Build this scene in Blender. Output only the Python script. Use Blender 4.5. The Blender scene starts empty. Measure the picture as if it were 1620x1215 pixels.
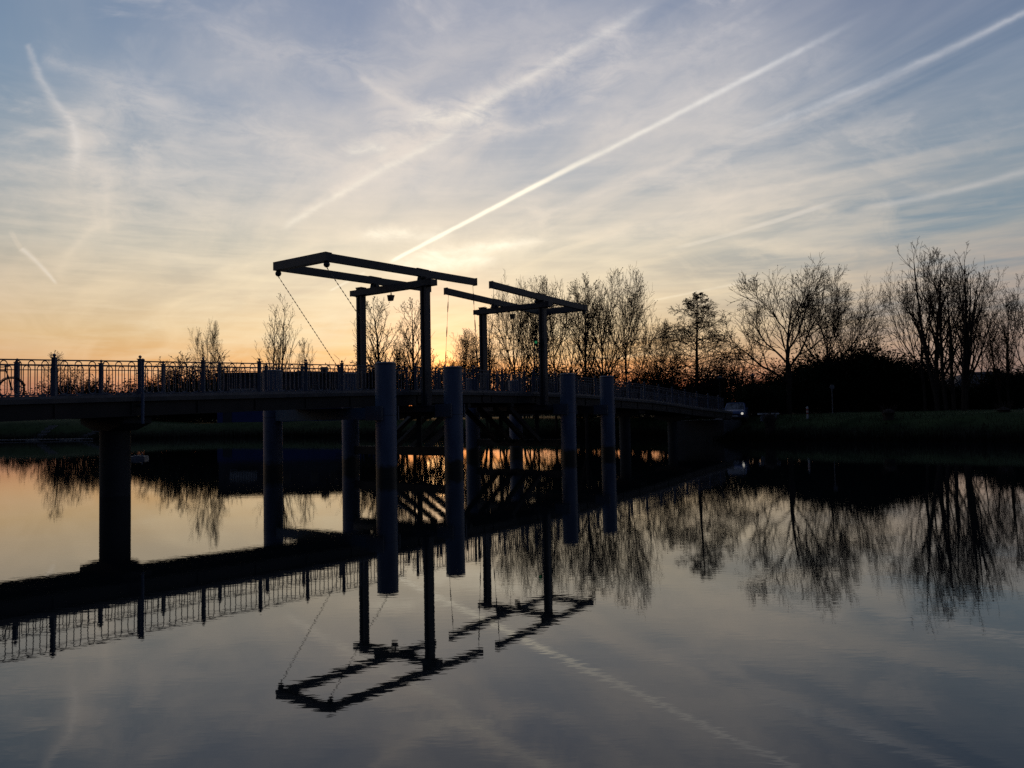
import bpy, math, random
import numpy as np
from mathutils import Matrix, Vector

random.seed(7)
S = bpy.context.scene
COL = S.collection
F = 1240.0            # focal length in photo pixels (1620 wide)
HC = 2.2              # eye height above the water
PITCH = math.radians(2.29)
ROLL = -0.018

# ------------------------------------------------------------------ camera
cam_d = bpy.data.cameras.new('camera')
cam = bpy.data.objects.new('camera', cam_d)
COL.objects.link(cam)
CAMM = Matrix.Translation((0, 0, HC)) @ Matrix.Rotation(math.pi / 2 + PITCH, 4, 'X') @ Matrix.Rotation(ROLL, 4, 'Z')
cam.matrix_world = CAMM
cam_d.sensor_width = 36.0
cam_d.lens = 36.0 * F / 1620.0
cam_d.clip_start = 0.1
cam_d.clip_end = 6000
S.camera = cam

def ray(px, py):
    v = Vector(((px - 810.0) / F, -(py - 607.5) / F, -1.0))
    return (CAMM.to_3x3() @ v).normalized()

S.view_settings.view_transform = 'Standard'
S.view_settings.look = 'None'
S.view_settings.exposure = 0.0
S.view_settings.gamma = 1.0
S.cycles.use_denoising = False
S.cycles.sample_clamp_direct = 1.6
S.cycles.sample_clamp_indirect = 1.6
S.cycles.max_bounces = 6
S.cycles.glossy_bounces = 4
S.cycles.caustics_reflective = False
S.cycles.caustics_refractive = False

SUN_DIR = ray(700, 568)
SUN_EL = math.asin(SUN_DIR.z)
SUN_AZ = math.atan2(SUN_DIR.x, SUN_DIR.y)

# ------------------------------------------------------------------ world
def srgb(r, g, b):
    def c(v):
        v /= 255.0
        return v / 12.92 if v <= 0.04045 else ((v + 0.055) / 1.055) ** 2.4
    return (c(r), c(g), c(b), 1.0)

W = bpy.data.worlds.new('World')
S.world = W
W.use_nodes = True
nt = W.node_tree
nt.nodes.clear()
N = nt.nodes.new
L = nt.links.new

def sock(node, i, v):
    if hasattr(v, 'is_output') or isinstance(v, bpy.types.NodeSocket):
        L(v, node.inputs[i])
    else:
        node.inputs[i].default_value = v

def M(op, a, b=None, c=None, clamp=False):
    n = N('ShaderNodeMath')
    n.operation = op
    n.use_clamp = clamp
    sock(n, 0, a)
    if b is not None: sock(n, 1, b)
    if c is not None: sock(n, 2, c)
    return n.outputs[0]

def VM(op, a, b=None, out=0):
    n = N('ShaderNodeVectorMath')
    n.operation = op
    sock(n, 0, a)
    if b is not None: sock(n, 1, b)
    return n.outputs[out]

def MR(v, a, b, c=0.0, d=1.0, smooth=True):
    n = N('ShaderNodeMapRange')
    n.interpolation_type = 'SMOOTHSTEP' if smooth else 'LINEAR'
    n.clamp = not smooth
    sock(n, 0, v)
    for i, x in enumerate((a, b, c, d)): sock(n, 1 + i, x)
    return n.outputs[0]

def RAMP(v, stops):
    n = N('ShaderNodeValToRGB')
    sock(n, 0, v)
    e = n.color_ramp.elements
    while len(e) < len(stops): e.new(0.5)
    for k, (p, c) in enumerate(stops):
        e[k].position = p
        e[k].color = c
    return n.outputs[0]

def MIX(f, a, b, mode='MIX'):
    n = N('ShaderNodeMix')
    n.data_type = 'RGBA'
    n.blend_type = mode
    n.clamp_factor = True
    sock(n, 0, f); sock(n, 6, a); sock(n, 7, b)
    return n.outputs[2]

tc = N('ShaderNodeTexCoord')
DIR = VM('NORMALIZE', tc.outputs['Generated'])
sep = N('ShaderNodeSeparateXYZ'); L(DIR, sep.inputs[0])
DX, DY, DZ = sep.outputs
flat = N('ShaderNodeCombineXYZ'); L(DX, flat.inputs[0]); L(DY, flat.inputs[1])
FD = VM('NORMALIZE', flat.outputs[0])
AZC = VM('DOT_PRODUCT', FD, (math.sin(SUN_AZ), math.cos(SUN_AZ), 0), out=1)
AZA = M('ARCCOSINE', M('MINIMUM', AZC, 0.99999))        # azimuth away from the sun

SUNCOL = [(0.0, srgb(190, 50, 34)), (0.03, srgb(238, 84, 40)), (0.052, srgb(252, 138, 62)), (0.075, srgb(242, 184, 118)), (0.11, srgb(238, 206, 160)), (0.15, srgb(228, 208, 178)),
          (0.21, srgb(206, 200, 184)), (0.29, srgb(180, 184, 188)), (0.37, srgb(154, 164, 182)), (0.47, srgb(130, 144, 170)), (0.75, srgb(96, 110, 142))]
SIDECOL = [(0.0, srgb(112, 74, 76)), (0.04, srgb(166, 116, 100)), (0.07, srgb(212, 160, 106)), (0.10, srgb(212, 176, 126)), (0.14, srgb(200, 180, 150)),
           (0.20, srgb(162, 165, 160)), (0.28, srgb(140, 156, 168)), (0.37, srgb(118, 143, 168)), (0.47, srgb(104, 130, 160)), (0.75, srgb(74, 92, 130))]
RSIDECOL = [(0.0, srgb(80, 70, 76)), (0.04, srgb(126, 106, 104)), (0.07, srgb(152, 130, 122)), (0.10, srgb(148, 140, 136)), (0.14, srgb(138, 144, 148)),
           (0.20, srgb(130, 147, 158)), (0.28, srgb(121, 142, 160)), (0.37, srgb(110, 129, 154)), (0.47, srgb(92, 108, 142)), (0.75, srgb(66, 80, 116))]
BACKCOL = [(0.0, srgb(26, 30, 42)), (0.1, srgb(28, 36, 56)), (0.4, srgb(26, 36, 62)), (1.0, srgb(40, 52, 84))]
zc = M('MAXIMUM', DZ, 0.0)
c_sun = RAMP(zc, SUNCOL)
c_l = RAMP(zc, SIDECOL)
c_r = RAMP(zc, RSIDECOL)
c_b = RAMP(zc, BACKCOL)
rside = MR(DX, -0.1, 0.45)
c_side = MIX(rside, c_l, c_r)
base = MIX(MR(AZA, 0.05, 0.62), c_sun, c_side)
base = MIX(MR(AZA, 1.0, 2.0), base, c_b)
sky = N('ShaderNodeTexSky')
sky.sky_type = 'NISHITA'
sky.sun_disc = False
sky.sun_elevation = SUN_EL
sky.sun_rotation = SUN_AZ
base = MIX(0.06, base, MIX(1.0, sky.outputs[0], (0.12, 0.12, 0.12, 1), 'MULTIPLY'))

# cirrus, laid out on a flat layer high above (so that it closes up toward the horizon)
inv = M('DIVIDE', 1.0, M('ADD', zc, 0.07))
plane = VM('SCALE', flat.outputs[0]); nt.links.new(inv, plane.node.inputs[3])
rot = N('ShaderNodeMapping')
rot.inputs['Rotation'].default_value = (0, 0, math.radians(-31))
rot.inputs['Scale'].default_value = (1, 1, 1)
L(plane, rot.inputs['Vector'])
def NOISE(vec, scale, detail=6, rough=0.55, dist=0.0, sc=(1, 1, 1), off=(0, 0, 0), out='Fac'):
    m = N('ShaderNodeMapping'); m.inputs['Scale'].default_value = sc; m.inputs['Location'].default_value = off
    L(vec, m.inputs['Vector'])
    n = N('ShaderNodeTexNoise')
    n.inputs['Scale'].default_value = scale
    n.inputs['Detail'].default_value = detail
    n.inputs['Roughness'].default_value = rough
    n.inputs['Distortion'].default_value = dist
    L(m.outputs[0], n.inputs['Vector'])
    return n.outputs[out]
RV = rot.outputs[0]
big = NOISE(RV, 0.55, 5, 0.55, 0.5, (1.0, 0.6, 1), (2.3, 1.1, 0))
fib = NOISE(RV, 1.5, 7, 0.52, 1.3, (1.4, 0.36, 1), (0.4, 3.0, 0))
fine = NOISE(RV, 5.0, 6, 0.58, 1.0, (1.3, 0.40, 1))
mott = NOISE(RV, 9.0, 6, 0.65, 0.3, (1.0, 0.7, 1))
DEN = M('MULTIPLY', MR(big, 0.30, 0.60), MR(fib, 0.28, 0.76))
DEN = M('MULTIPLY', DEN, MR(fine, 0.2, 0.75, 0.72, 1.0))
DEN = M('MULTIPLY', DEN, 0.78)
# thin horizontal veils low down
azel = N('ShaderNodeCombineXYZ'); L(M('ARCTAN2', DX, DY), azel.inputs[0]); L(DZ, azel.inputs[1])
azv = azel.outputs[0]
veil = NOISE(azel.outputs[0], 3.0, 6, 0.55, 0.3, (1.0, 9.0, 1), (0.7, 0.2, 0))
veil = M('MULTIPLY', MR(veil, 0.45, 0.72), MR(DZ, 0.34, 0.12))
veil2 = NOISE(azel.outputs[0], 9.0, 6, 0.6, 0.2, (1.0, 10.0, 1), (3.7, 1.2, 0))
veil = M('ADD', M('MULTIPLY', veil, 0.55), M('MULTIPLY', M('MULTIPLY', MR(veil2, 0.42, 0.70), MR(DZ, 0.42, 0.12)), 0.42))

wob = NOISE(DIR, 14.0, 4, 0.6, 0.0)
wobc = M('SUBTRACT', wob, 0.5)
wob2 = NOISE(DIR, 60.0, 4, 0.65, 0.0)
wob2c = M('SUBTRACT', wob2, 0.5)
gn = NOISE(azv, 16.0, 7, 0.68, 0.6, (1.0, 2.6, 1), (1.3, 0.4, 0))
grain = MR(gn, 0.30, 0.72, 0.25, 1.65)

# tie the trails to the noise results so that they are evaluated one after another
keep = M('ADD', M('ADD', M('ADD', grain, wobc), M('ADD', wob2c, DEN)), veil)
DIRS = VM('SCALE', DIR); nt.links.new(M('ADD', 1.0, M('MULTIPLY', keep, 1e-9)), DIRS.node.inputs[3])

keep9 = M('MULTIPLY', keep, 1e-9)
wobc = M('ADD', wobc, keep9); wob2c = M('ADD', wob2c, keep9); grain = M('ADD', grain, keep9)

def streak(a, b, w0, w1, amp, curve=0.0, wobble=0.0, fine_w=0.0, grainy=1.0, fade0=0.15, fade1=0.15, power=2.0):
    """a trail between two directions of the sky; widths in photo pixels"""
    da, db = ray(*a), ray(*b)
    nn = da.cross(db).normalized()
    mid = (da + db).normalized()
    tt = (db - da); tt = (tt - mid * tt.dot(mid)).normalized()
    half = math.acos(max(-1, min(1, da.dot(db)))) / 2
    d = VM('DOT_PRODUCT', DIRS, tuple(nn), out=1)
    t = M('DIVIDE', VM('DOT_PRODUCT', DIRS, tuple(tt), out=1), math.sin(half))
    if curve:
        d = M('SUBTRACT', d, M('MULTIPLY', M('SUBTRACT', 1.0, M('MULTIPLY', t, t)), curve / F))
    if wobble:
        d = M('MULTIPLY_ADD', wobc, wobble / F, d)
    if fine_w:
        d = M('MULTIPLY_ADD', wob2c, fine_w / F, d)
    w = M('MAXIMUM', M('MULTIPLY_ADD', t, (w1 - w0) / 2 / F, (w1 + w0) / 2 / F), 0.3 / F)
    q = M('DIVIDE', M('ABSOLUTE', d), w)
    g = M('EXPONENT', M('MULTIPLY', M('POWER', q, power * 2), -1.0))
    g = M('MULTIPLY', g, M('MULTIPLY', MR(t, -1.0, -1.0 + 2 * fade0), MR(t, 1.0, 1.0 - 2 * fade1)))
    g = M('MULTIPLY', g, MR(VM('DOT_PRODUCT', DIRS, tuple(mid), out=1), 0.2, 0.5))
    if grainy: g = M('MULTIPLY_ADD', M('MULTIPLY', g, grain), grainy, M('MULTIPLY', g, 1 - grainy))
    return M('MULTIPLY', g, amp)

TOT = None
def add_streak(*a, **k):
    global TOT
    g_ = streak(*a, **k)
    TOT = g_ if TOT is None else M('ADD', TOT, g_)
# the sharp bright trail
add_streak((470, 392), (900, 392), 32, 28, 0.75, wobble=40, fine_w=30, grainy=0.7, fade0=0.3, fade1=0.3, power=0.9)
# second trail, upper right
add_streak((1090, 262), (1660, 0), 5, 3.5, 0.36, curve=8, grainy=0.5, fade0=0.3, fade1=0.05, power=0.90, fine_w=5)
# wide old trail crossing the upper middle
add_streak((430, 372), (1030, 14), 7, 15, 0.62, curve=-8, wobble=22, fine_w=16, grainy=0.9, fade0=0.1, fade1=0.15, power=0.90)
add_streak((500, 330), (820, 160), 20, 34, 0.30, wobble=40, fine_w=26, grainy=1.0, fade0=0.2, fade1=0.2, power=0.80)
# trails on the right
add_streak((840, 345), (1120, 235), 4, 7, 0.45, curve=4, wobble=14, grainy=0.8, fade0=0.1, fade1=0.3, power=0.85)
add_streak((1060, 330), (1640, 196), 5, 3.5, 0.40, curve=6, wobble=10, grainy=0.7, fade0=0.2, fade1=0.2, power=0.85)
add_streak((1340, 334), (1650, 262), 3.5, 4.5, 0.40, curve=6, grainy=0.5, fade0=0.15, fade1=0.1, power=0.90, fine_w=3)
add_streak((1060, 394), (1350, 308), 3, 4, 0.38, curve=4, wobble=4, grainy=0.7, fade0=0.1, fade1=0.2)
add_streak((1150, 345), (1290, 318), 3, 4, 0.30, grainy=0.7, fade0=0.2, fade1=0.2)
add_streak((860, 402), (1000, 366), 3, 5, 0.42, grainy=0.8, fade0=0.1, fade1=0.3)
add_streak((1030, 476), (1200, 442), 1.6, 2.2, 0.42, grainy=0.9, fade0=0.05, fade1=0.2, power=1.20)
# broad soft bands on the right side
add_streak((760, 150), (1250, 40), 34, 50, 0.26, wobble=60, fine_w=30, grainy=1.0, fade0=0.25, fade1=0.25, power=0.75)
add_streak((880, 225), (1420, 60), 26, 36, 0.22, wobble=50, fine_w=20, grainy=1.0, fade0=0.25, fade1=0.25, power=0.75)
add_streak((980, 300), (1360, 250), 18, 26, 0.26, wobble=50, fine_w=20, grainy=1.0, fade0=0.25, fade1=0.3, power=0.80)
add_streak((1020, 262), (1500, 120), 14, 20, 0.20, wobble=40, fine_w=16, grainy=1.0, fade0=0.25, fade1=0.3, power=0.80)
add_streak((760, 396), (1240, 352), 14, 9, 0.40, curve=-10, wobble=24, fine_w=8, grainy=0.9, fade0=0.2, fade1=0.2, power=0.80)
add_streak((1130, 374), (1470, 392), 5, 8, 0.55, curve=12, wobble=12, fine_w=6, grainy=0.8, fade0=0.2, fade1=0.25, power=0.80)
add_streak((1440, 402), (1660, 396), 5, 7, 0.22, wobble=8, grainy=0.8, fade0=0.2, fade1=0.1, power=0.80)
# wisp over the top middle with its hook
add_streak((985, 30), (900, 170), 24, 16, 0.30, curve=-28, wobble=36, fine_w=14, grainy=1.0, fade0=0.15, fade1=0.25, power=0.80)
add_streak((560, 118), (760, 190), 5, 16, 0.34, curve=14, wobble=24, fine_w=8, grainy=1.0, fade0=0.1, fade1=0.3, power=0.80)
# pink-white patch in the middle
add_streak((560, 190), (820, 184), 20, 26, 0.52, wobble=44, fine_w=20, grainy=1.0, fade0=0.25, fade1=0.3, power=0.80)
add_streak((740, 205), (930, 188), 12, 8, 0.42, wobble=26, fine_w=8, grainy=0.9, fade0=0.2, fade1=0.3, power=0.80)
add_streak((500, 246), (680, 206), 8, 12, 0.40, wobble=26, fine_w=8, grainy=0.9, fade0=0.2, fade1=0.3, power=0.80)
# glowing banks just above the near portal
add_streak((520, 376), (720, 374), 9, 15, 0.85, wobble=20, fine_w=10, grainy=0.8, fade0=0.25, fade1=0.25, power=0.80)
add_streak((640, 402), (890, 378), 11, 8, 0.95, curve=3, wobble=16, fine_w=8, grainy=0.7, fade0=0.2, fade1=0.3, power=0.80)
add_streak((600, 420), (780, 414), 9, 9, 0.85, wobble=16, fine_w=8, grainy=0.7, fade0=0.25, fade1=0.25, power=0.80)
add_streak((330, 430), (520, 376), 5, 8, 0.45, curve=5, wobble=18, grainy=0.9, fade0=0.15, fade1=0.2, power=0.80)
add_streak((230, 402), (320, 412), 4, 5, 0.40, wobble=12, grainy=0.8, fade0=0.25, fade1=0.25, power=0.80)
# ragged veil on the left: a tall wisp and a small one
add_streak((45, 66), (112, 196), 3, 9, 0.32, curve=9, wobble=14, fine_w=6, grainy=0.8, fade0=0.05, fade1=0.1, power=0.90)
add_streak((106, 170), (112, 300), 7, 12, 0.55, curve=-6, wobble=22, fine_w=10, grainy=0.9, fade0=0.15, fade1=0.3, power=0.85)
add_streak((60, 88), (330, 190), 8, 30, 0.24, wobble=30, fine_w=10, grainy=1.0, fade0=0.05, fade1=0.4, power=0.80)
add_streak((140, 130), (150, 400), 34, 30, 0.30, wobble=40, fine_w=20, grainy=1.0, fade0=0.2, fade1=0.15, power=0.90)
add_streak((172, 345), (92, 446), 5, 7, 0.42, curve=10, wobble=14, fine_w=4, grainy=0.8, fade0=0.1, fade1=0.1, power=0.85)
add_streak((168, 240), (172, 372), 8, 4, 0.30, wobble=20, grainy=0.9, fade0=0.25, fade1=0.1, power=0.85)
add_streak((33, 392), (92, 452), 4, 2, 0.70, curve=-3, wobble=8, grainy=0.4, fade0=0.04, fade1=0.15, power=1.00)
add_streak((14, 362), (36, 398), 3, 3, 0.35, wobble=8, grainy=0.7, fade0=0.3, fade1=0.1)
# broad veils left and centre
add_streak((120, 160), (560, 250), 34, 40, 0.26, wobble=70, fine_w=30, grainy=1.0, fade0=0.2, fade1=0.25, power=0.80)
add_streak((250, 30), (700, 150), 30, 40, 0.24, wobble=70, fine_w=30, grainy=1.0, fade0=0.25, fade1=0.25, power=0.80)
add_streak((-60, 262), (430, 300), 26, 36, 0.34, wobble=60, fine_w=26, grainy=1.0, fade0=0.1, fade1=0.25, power=0.80)
add_streak((-40, 330), (520, 352), 24, 24, 0.26, wobble=60, fine_w=20, grainy=1.0, fade0=0.1, fade1=0.25, power=0.80)
# dusky bars right of the sun
add_streak((560, 480), (760, 470), 6, 6, 0.30, wobble=12, grainy=0.6, fade0=0.25, fade1=0.25, power=0.85)

add_streak((330, 270), (760, 250), 70, 60, 0.34, wobble=80, fine_w=40, grainy=0.6, fade0=0.3, fade1=0.3, power=0.9)
add_streak((560, 90), (960, 70), 60, 60, 0.26, wobble=80, fine_w=40, grainy=0.6, fade0=0.3, fade1=0.3, power=0.9)
add_streak((860, 250), (1300, 180), 50, 50, 0.22, wobble=80, fine_w=40, grainy=0.6, fade0=0.3, fade1=0.3, power=0.9)
SOFT = TOT
TOT = None
# crisp young trails
add_streak((612, 417), (1000, 214), 2.4, 4.4, 1.0, grainy=0.12, fade0=0.05, fade1=0.45, power=1.4, fine_w=2)
add_streak((860, 290), (1400, 10), 3.2, 4.4, 0.55, grainy=0.35, fade0=0.30, fade1=0.35, power=1.1, fine_w=3)
add_streak((1150, 222), (1660, 0), 5, 3.6, 0.26, curve=7, grainy=0.45, fade0=0.25, fade1=0.05, power=0.9, fine_w=4)
add_streak((690, 214), (1050, 0), 4.5, 6, 0.24, curve=-4, wobble=10, fine_w=7, grainy=0.5, fade0=0.25, fade1=0.15, power=0.9)
add_streak((440, 366), (740, 198), 4, 5, 0.26, curve=-3, wobble=9, fine_w=6, grainy=0.5, fade0=0.1, fade1=0.12, power=0.9)
add_streak((520, 461), (580, 430), 1.6, 2.2, 0.30, grainy=0.4, fade0=0.1, fade1=0.1)
add_streak((1360, 330), (1650, 262), 4, 5, 0.13, curve=5, grainy=0.5, fade0=0.2, fade1=0.1, power=1.0, fine_w=3)
add_streak((1060, 394), (1340, 312), 2.5, 3, 0.13, curve=4, wobble=4, grainy=0.6, fade0=0.1, fade1=0.2)
add_streak((1030, 476), (1200, 442), 1.4, 2.0, 0.13, grainy=0.9, fade0=0.05, fade1=0.2, power=1.2)
add_streak((33, 392), (92, 452), 3, 1.8, 0.22, curve=-3, wobble=8, grainy=0.3, fade0=0.04, fade1=0.15, power=1.0)
add_streak((52, 72), (112, 190), 2.5, 4, 0.10, curve=9, wobble=12, fine_w=5, grainy=0.8, fade0=0.05, fade1=0.1, power=0.9)
add_streak((108, 180), (112, 280), 4, 6, 0.18, curve=-6, wobble=20, fine_w=8, grainy=0.9, fade0=0.15, fade1=0.3, power=0.9)
add_streak((560, 374), (720, 372), 6, 9, 0.55, wobble=16, fine_w=12, grainy=0.8, fade0=0.25, fade1=0.25, power=0.8)
add_streak((640, 402), (880, 378), 10, 5, 0.60, curve=3, wobble=16, fine_w=10, grainy=0.7, fade0=0.2, fade1=0.3, power=0.8)
add_streak((600, 420), (800, 410), 13, 9, 0.62, wobble=16, fine_w=12, grainy=0.7, fade0=0.25, fade1=0.25, power=0.8)
add_streak((540, 244), (620, 236), 8, 7, 0.34, wobble=20, fine_w=14, grainy=0.9, fade0=0.25, fade1=0.3, power=0.8)
add_streak((640, 186), (800, 186), 10, 9, 0.28, wobble=24, fine_w=16, grainy=1.0, fade0=0.25, fade1=0.3, power=0.8)
CRISP = TOT
tot = SOFT
cot = MR(NOISE(azv, 7.0, 8, 0.62, 1.1, (1.0, 1.9, 1), (5.1, 2.2, 0)), 0.46, 0.74)
cot2 = MR(NOISE(azv, 2.4, 6, 0.6, 0.9, (1.0, 2.2, 1), (2.1, 7.2, 0)), 0.42, 0.68)
veil = M('ADD', veil, M('MULTIPLY', M('MULTIPLY', cot, cot2), 0.95))
den = M('ADD', DEN, M('ADD', tot, veil), clamp=False)
den = M('MULTIPLY', den, MR(DZ, 0.0, 0.14, 0.22, 1.0))
# soft saturation
den = M('SUBTRACT', 1.0, M('EXPONENT', M('MULTIPLY', den, -1.15)))
ang = M('ARCCOSINE', M('MINIMUM', VM('DOT_PRODUCT', DIR, tuple(SUN_DIR), out=1), 0.999999))
near = MR(ang, 0.62, 0.06)
hi = RAMP(zc, [(0.0, srgb(206, 146, 120)), (0.1, srgb(232, 202, 160)), (0.2, srgb(226, 212, 192)), (0.35, srgb(218, 212, 208)), (0.5, srgb(202, 200, 206)), (0.9, srgb(120, 128, 150))])
lo = MIX(MR(AZA, 0.35, 0.8), hi, RAMP(zc, [(0.0, srgb(160, 120, 110)), (0.1, srgb(190, 160, 142)), (0.2, srgb(178, 172, 164)), (0.35, srgb(156, 166, 182)), (0.5, srgb(140, 152, 178)), (0.9, srgb(90, 100, 130))]))
glowc = MIX(MR(DZ, 0.30, 0.14), (0.86, 0.76, 0.66, 1), (1.05, 0.88, 0.58, 1))
cloudc = MIX(near, lo, glowc)
cloudc = MIX(MR(AZA, 1.2, 2.2), cloudc, (0.05, 0.06, 0.1, 1))
colr = MIX(den, base, cloudc)
# light patches and darker gaps in the thin layer
colr = MIX(1.0, colr, MIX(MR(fib, 0.3, 0.7), (0.97, 0.98, 1.0, 1), (1.02, 1.01, 1.0, 1)), 'MULTIPLY')
cr = M('MULTIPLY', CRISP, MR(AZA, 2.0, 1.2))
colr = MIX(M('MULTIPLY', cr, 1.0, clamp=True), colr, MIX(near, (0.78, 0.77, 0.78, 1), (1.25, 1.12, 0.86, 1)))
# the low sun itself, seen through haze
veilg = MR(veil2, 0.35, 0.65, 0.55, 1.25)
gl = M('EXPONENT', M('MULTIPLY', M('POWER', M('DIVIDE', ang, 0.017), 2.0), -1.0))
gl2 = M('EXPONENT', M('MULTIPLY', M('POWER', M('DIVIDE', ang, 0.075), 2.0), -1.0))
colr = MIX(1.0, colr, MIX(M('MULTIPLY', gl, veilg), (0, 0, 0, 1), (0.8, 0.30, 0.05, 1)), 'ADD')
colr = MIX(1.0, colr, MIX(M('MULTIPLY', gl2, 1.0), (0, 0, 0, 1), (0.40, 0.09, -0.02, 1)), 'ADD')
low = MR(DZ, -0.02, -0.3)
colr = MIX(low, colr, (0.02, 0.02, 0.025, 1))
bg = N('ShaderNodeBackground')
L(colr, bg.inputs[0])
bg.inputs[1].default_value = 1.0
wo = N('ShaderNodeOutputWorld')
L(bg.outputs[0], wo.inputs[0])
W.cycles.sampling_method = 'MANUAL'
W.cycles.sample_map_resolution = 512

# ------------------------------------------------------------------ sun
sd = bpy.data.lights.new('sun', 'SUN')
sd.energy = 0.5
sd.angle = math.radians(3.0)
sd.color = (1.0, 0.55, 0.22)
so = bpy.data.objects.new('sun', sd)
so.rotation_euler = SUN_DIR.to_track_quat('Z', 'Y').to_euler()
so.location = (0, 0, 60)
COL.objects.link(so)

# ================================================================== helpers
def mat(name, col, col2=None, scale=4.0, rough=0.7, metal=0.0, bump=0.0, spec=0.5, stretch=(1, 1, 1), detail=6, coord='Object', emit=None):
    m = bpy.data.materials.new(name)
    m.use_nodes = True
    t = m.node_tree
    b = t.nodes['Principled BSDF']
    b.inputs['Base Color'].default_value = (*col, 1)
    b.inputs['Roughness'].default_value = rough
    b.inputs['Metallic'].default_value = metal
    b.inputs['Specular IOR Level'].default_value = spec
    if col2 is not None or bump:
        tcn = t.nodes.new('ShaderNodeTexCoord')
        mp = t.nodes.new('ShaderNodeMapping'); mp.inputs['Scale'].default_value = stretch
        t.links.new(tcn.outputs[coord], mp.inputs[0])
        no = t.nodes.new('ShaderNodeTexNoise'); no.inputs['Scale'].default_value = scale; no.inputs['Detail'].default_value = detail
        no.inputs['Roughness'].default_value = 0.6
        t.links.new(mp.outputs[0], no.inputs['Vector'])
        if col2 is not None:
            r = t.nodes.new('ShaderNodeValToRGB')
            r.color_ramp.elements[0].position = 0.35; r.color_ramp.elements[0].color = (*col, 1)
            r.color_ramp.elements[1].position = 0.68; r.color_ramp.elements[1].color = (*col2, 1)
            t.links.new(no.outputs['Fac'], r.inputs[0])
            t.links.new(r.outputs[0], b.inputs['Base Color'])
        if bump:
            bp = t.nodes.new('ShaderNodeBump'); bp.inputs['Strength'].default_value = 0.6; bp.inputs['Distance'].default_value = bump
            t.links.new(no.outputs['Fac'], bp.inputs['Height'])
            t.links.new(bp.outputs[0], b.inputs['Normal'])
    if emit:
        b.inputs['Emission Color'].default_value = (*emit[0], 1)
        b.inputs['Emission Strength'].default_value = emit[1]
    return m

MT = {}
MT['steel'] = mat('painted_steel', (0.045, 0.06, 0.085), (0.075, 0.09, 0.12), 3.0, 0.55, bump=0.002)
MT['beam'] = mat('beam_steel', (0.022, 0.026, 0.036), (0.036, 0.042, 0.052), 3.0, 0.55, bump=0.002)
MT['rail'] = mat('rail_paint', (0.06, 0.08, 0.12), (0.09, 0.11, 0.15), 8.0, 0.5)
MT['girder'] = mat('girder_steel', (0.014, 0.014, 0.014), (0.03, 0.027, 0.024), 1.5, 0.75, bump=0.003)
MT['blue'] = mat('blue_girder', (0.03, 0.09, 0.16), (0.05, 0.12, 0.18), 1.5, 0.6, bump=0.002)
MT['deck'] = mat('deck_surface', (0.07, 0.07, 0.068), (0.12, 0.115, 0.105), 2.0, 0.85, bump=0.004)
MT['kerb'] = mat('kerb_metal', (0.16, 0.165, 0.18), (0.09, 0.095, 0.10), 3.0, 0.5)
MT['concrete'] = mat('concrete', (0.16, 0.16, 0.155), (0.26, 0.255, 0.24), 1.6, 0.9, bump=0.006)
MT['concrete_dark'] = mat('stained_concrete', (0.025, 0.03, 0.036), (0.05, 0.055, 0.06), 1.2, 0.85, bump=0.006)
MT['wood'] = mat('weathered_timber', (0.025, 0.02, 0.016), (0.055, 0.045, 0.035), 2.0, 0.85, bump=0.004, stretch=(1, 1, 6))
MT['chain'] = mat('chain_steel', (0.05, 0.05, 0.055), (0.09, 0.085, 0.08), 20, 0.5, metal=0.4)
MT['bark'] = mat('bark', (0.035, 0.028, 0.022), (0.075, 0.06, 0.047), 5.0, 0.95, stretch=(3, 3, 0.6), bump=0.01)
MT['twig'] = mat('twig', (0.03, 0.022, 0.018), (0.06, 0.045, 0.035), 1.0, 0.95)
MT['leaf'] = mat('dark_leaf', (0.012, 0.018, 0.009), (0.03, 0.04, 0.018), 0.8, 0.8)
MT['drygrass'] = mat('dry_reed', (0.012, 0.011, 0.006), (0.028, 0.024, 0.014), 0.8, 0.9)
MT['white'] = mat('white_paint', (0.6, 0.6, 0.58), (0.45, 0.45, 0.44), 3.0, 0.6)
MT['bluewall'] = mat('blue_cladding', (0.018, 0.04, 0.17), (0.028, 0.055, 0.21), 0.6, 0.7)
MT['darkwall'] = mat('dark_cladding', (0.03, 0.035, 0.045), (0.05, 0.055, 0.065), 0.7, 0.7)
MT['roof'] = mat('roof_felt', (0.03, 0.03, 0.032), (0.06, 0.055, 0.055), 1.0, 0.85)
MT['brick'] = mat('dark_brick', (0.09, 0.05, 0.04), (0.14, 0.08, 0.06), 6.0, 0.9)
MT['glass'] = mat('window_glass', (0.02, 0.025, 0.03), None, rough=0.08)
MT['carblue'] = mat('car_paint', (0.04, 0.07, 0.16), None, rough=0.25)
MT['rubber'] = mat('rubber', (0.02, 0.02, 0.02), None, rough=0.8)
MT['black'] = mat('black_metal', (0.015, 0.015, 0.016), None, rough=0.5)
MT['headlight'] = mat('lit_headlight', (0.8, 0.8, 0.75), None, rough=0.2, emit=((1, 0.93, 0.8), 0.55))
MT['green_lamp'] = mat('green_lamp', (0.02, 0.2, 0.08), None, rough=0.3, emit=((0.05, 0.5, 0.18), 0.25))
MT['red'] = mat('red_paint', (0.30, 0.03, 0.02), None, rough=0.6)
MT['asphalt'] = mat('asphalt', (0.045, 0.045, 0.045), (0.075, 0.073, 0.07), 2.0, 0.9)

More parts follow.
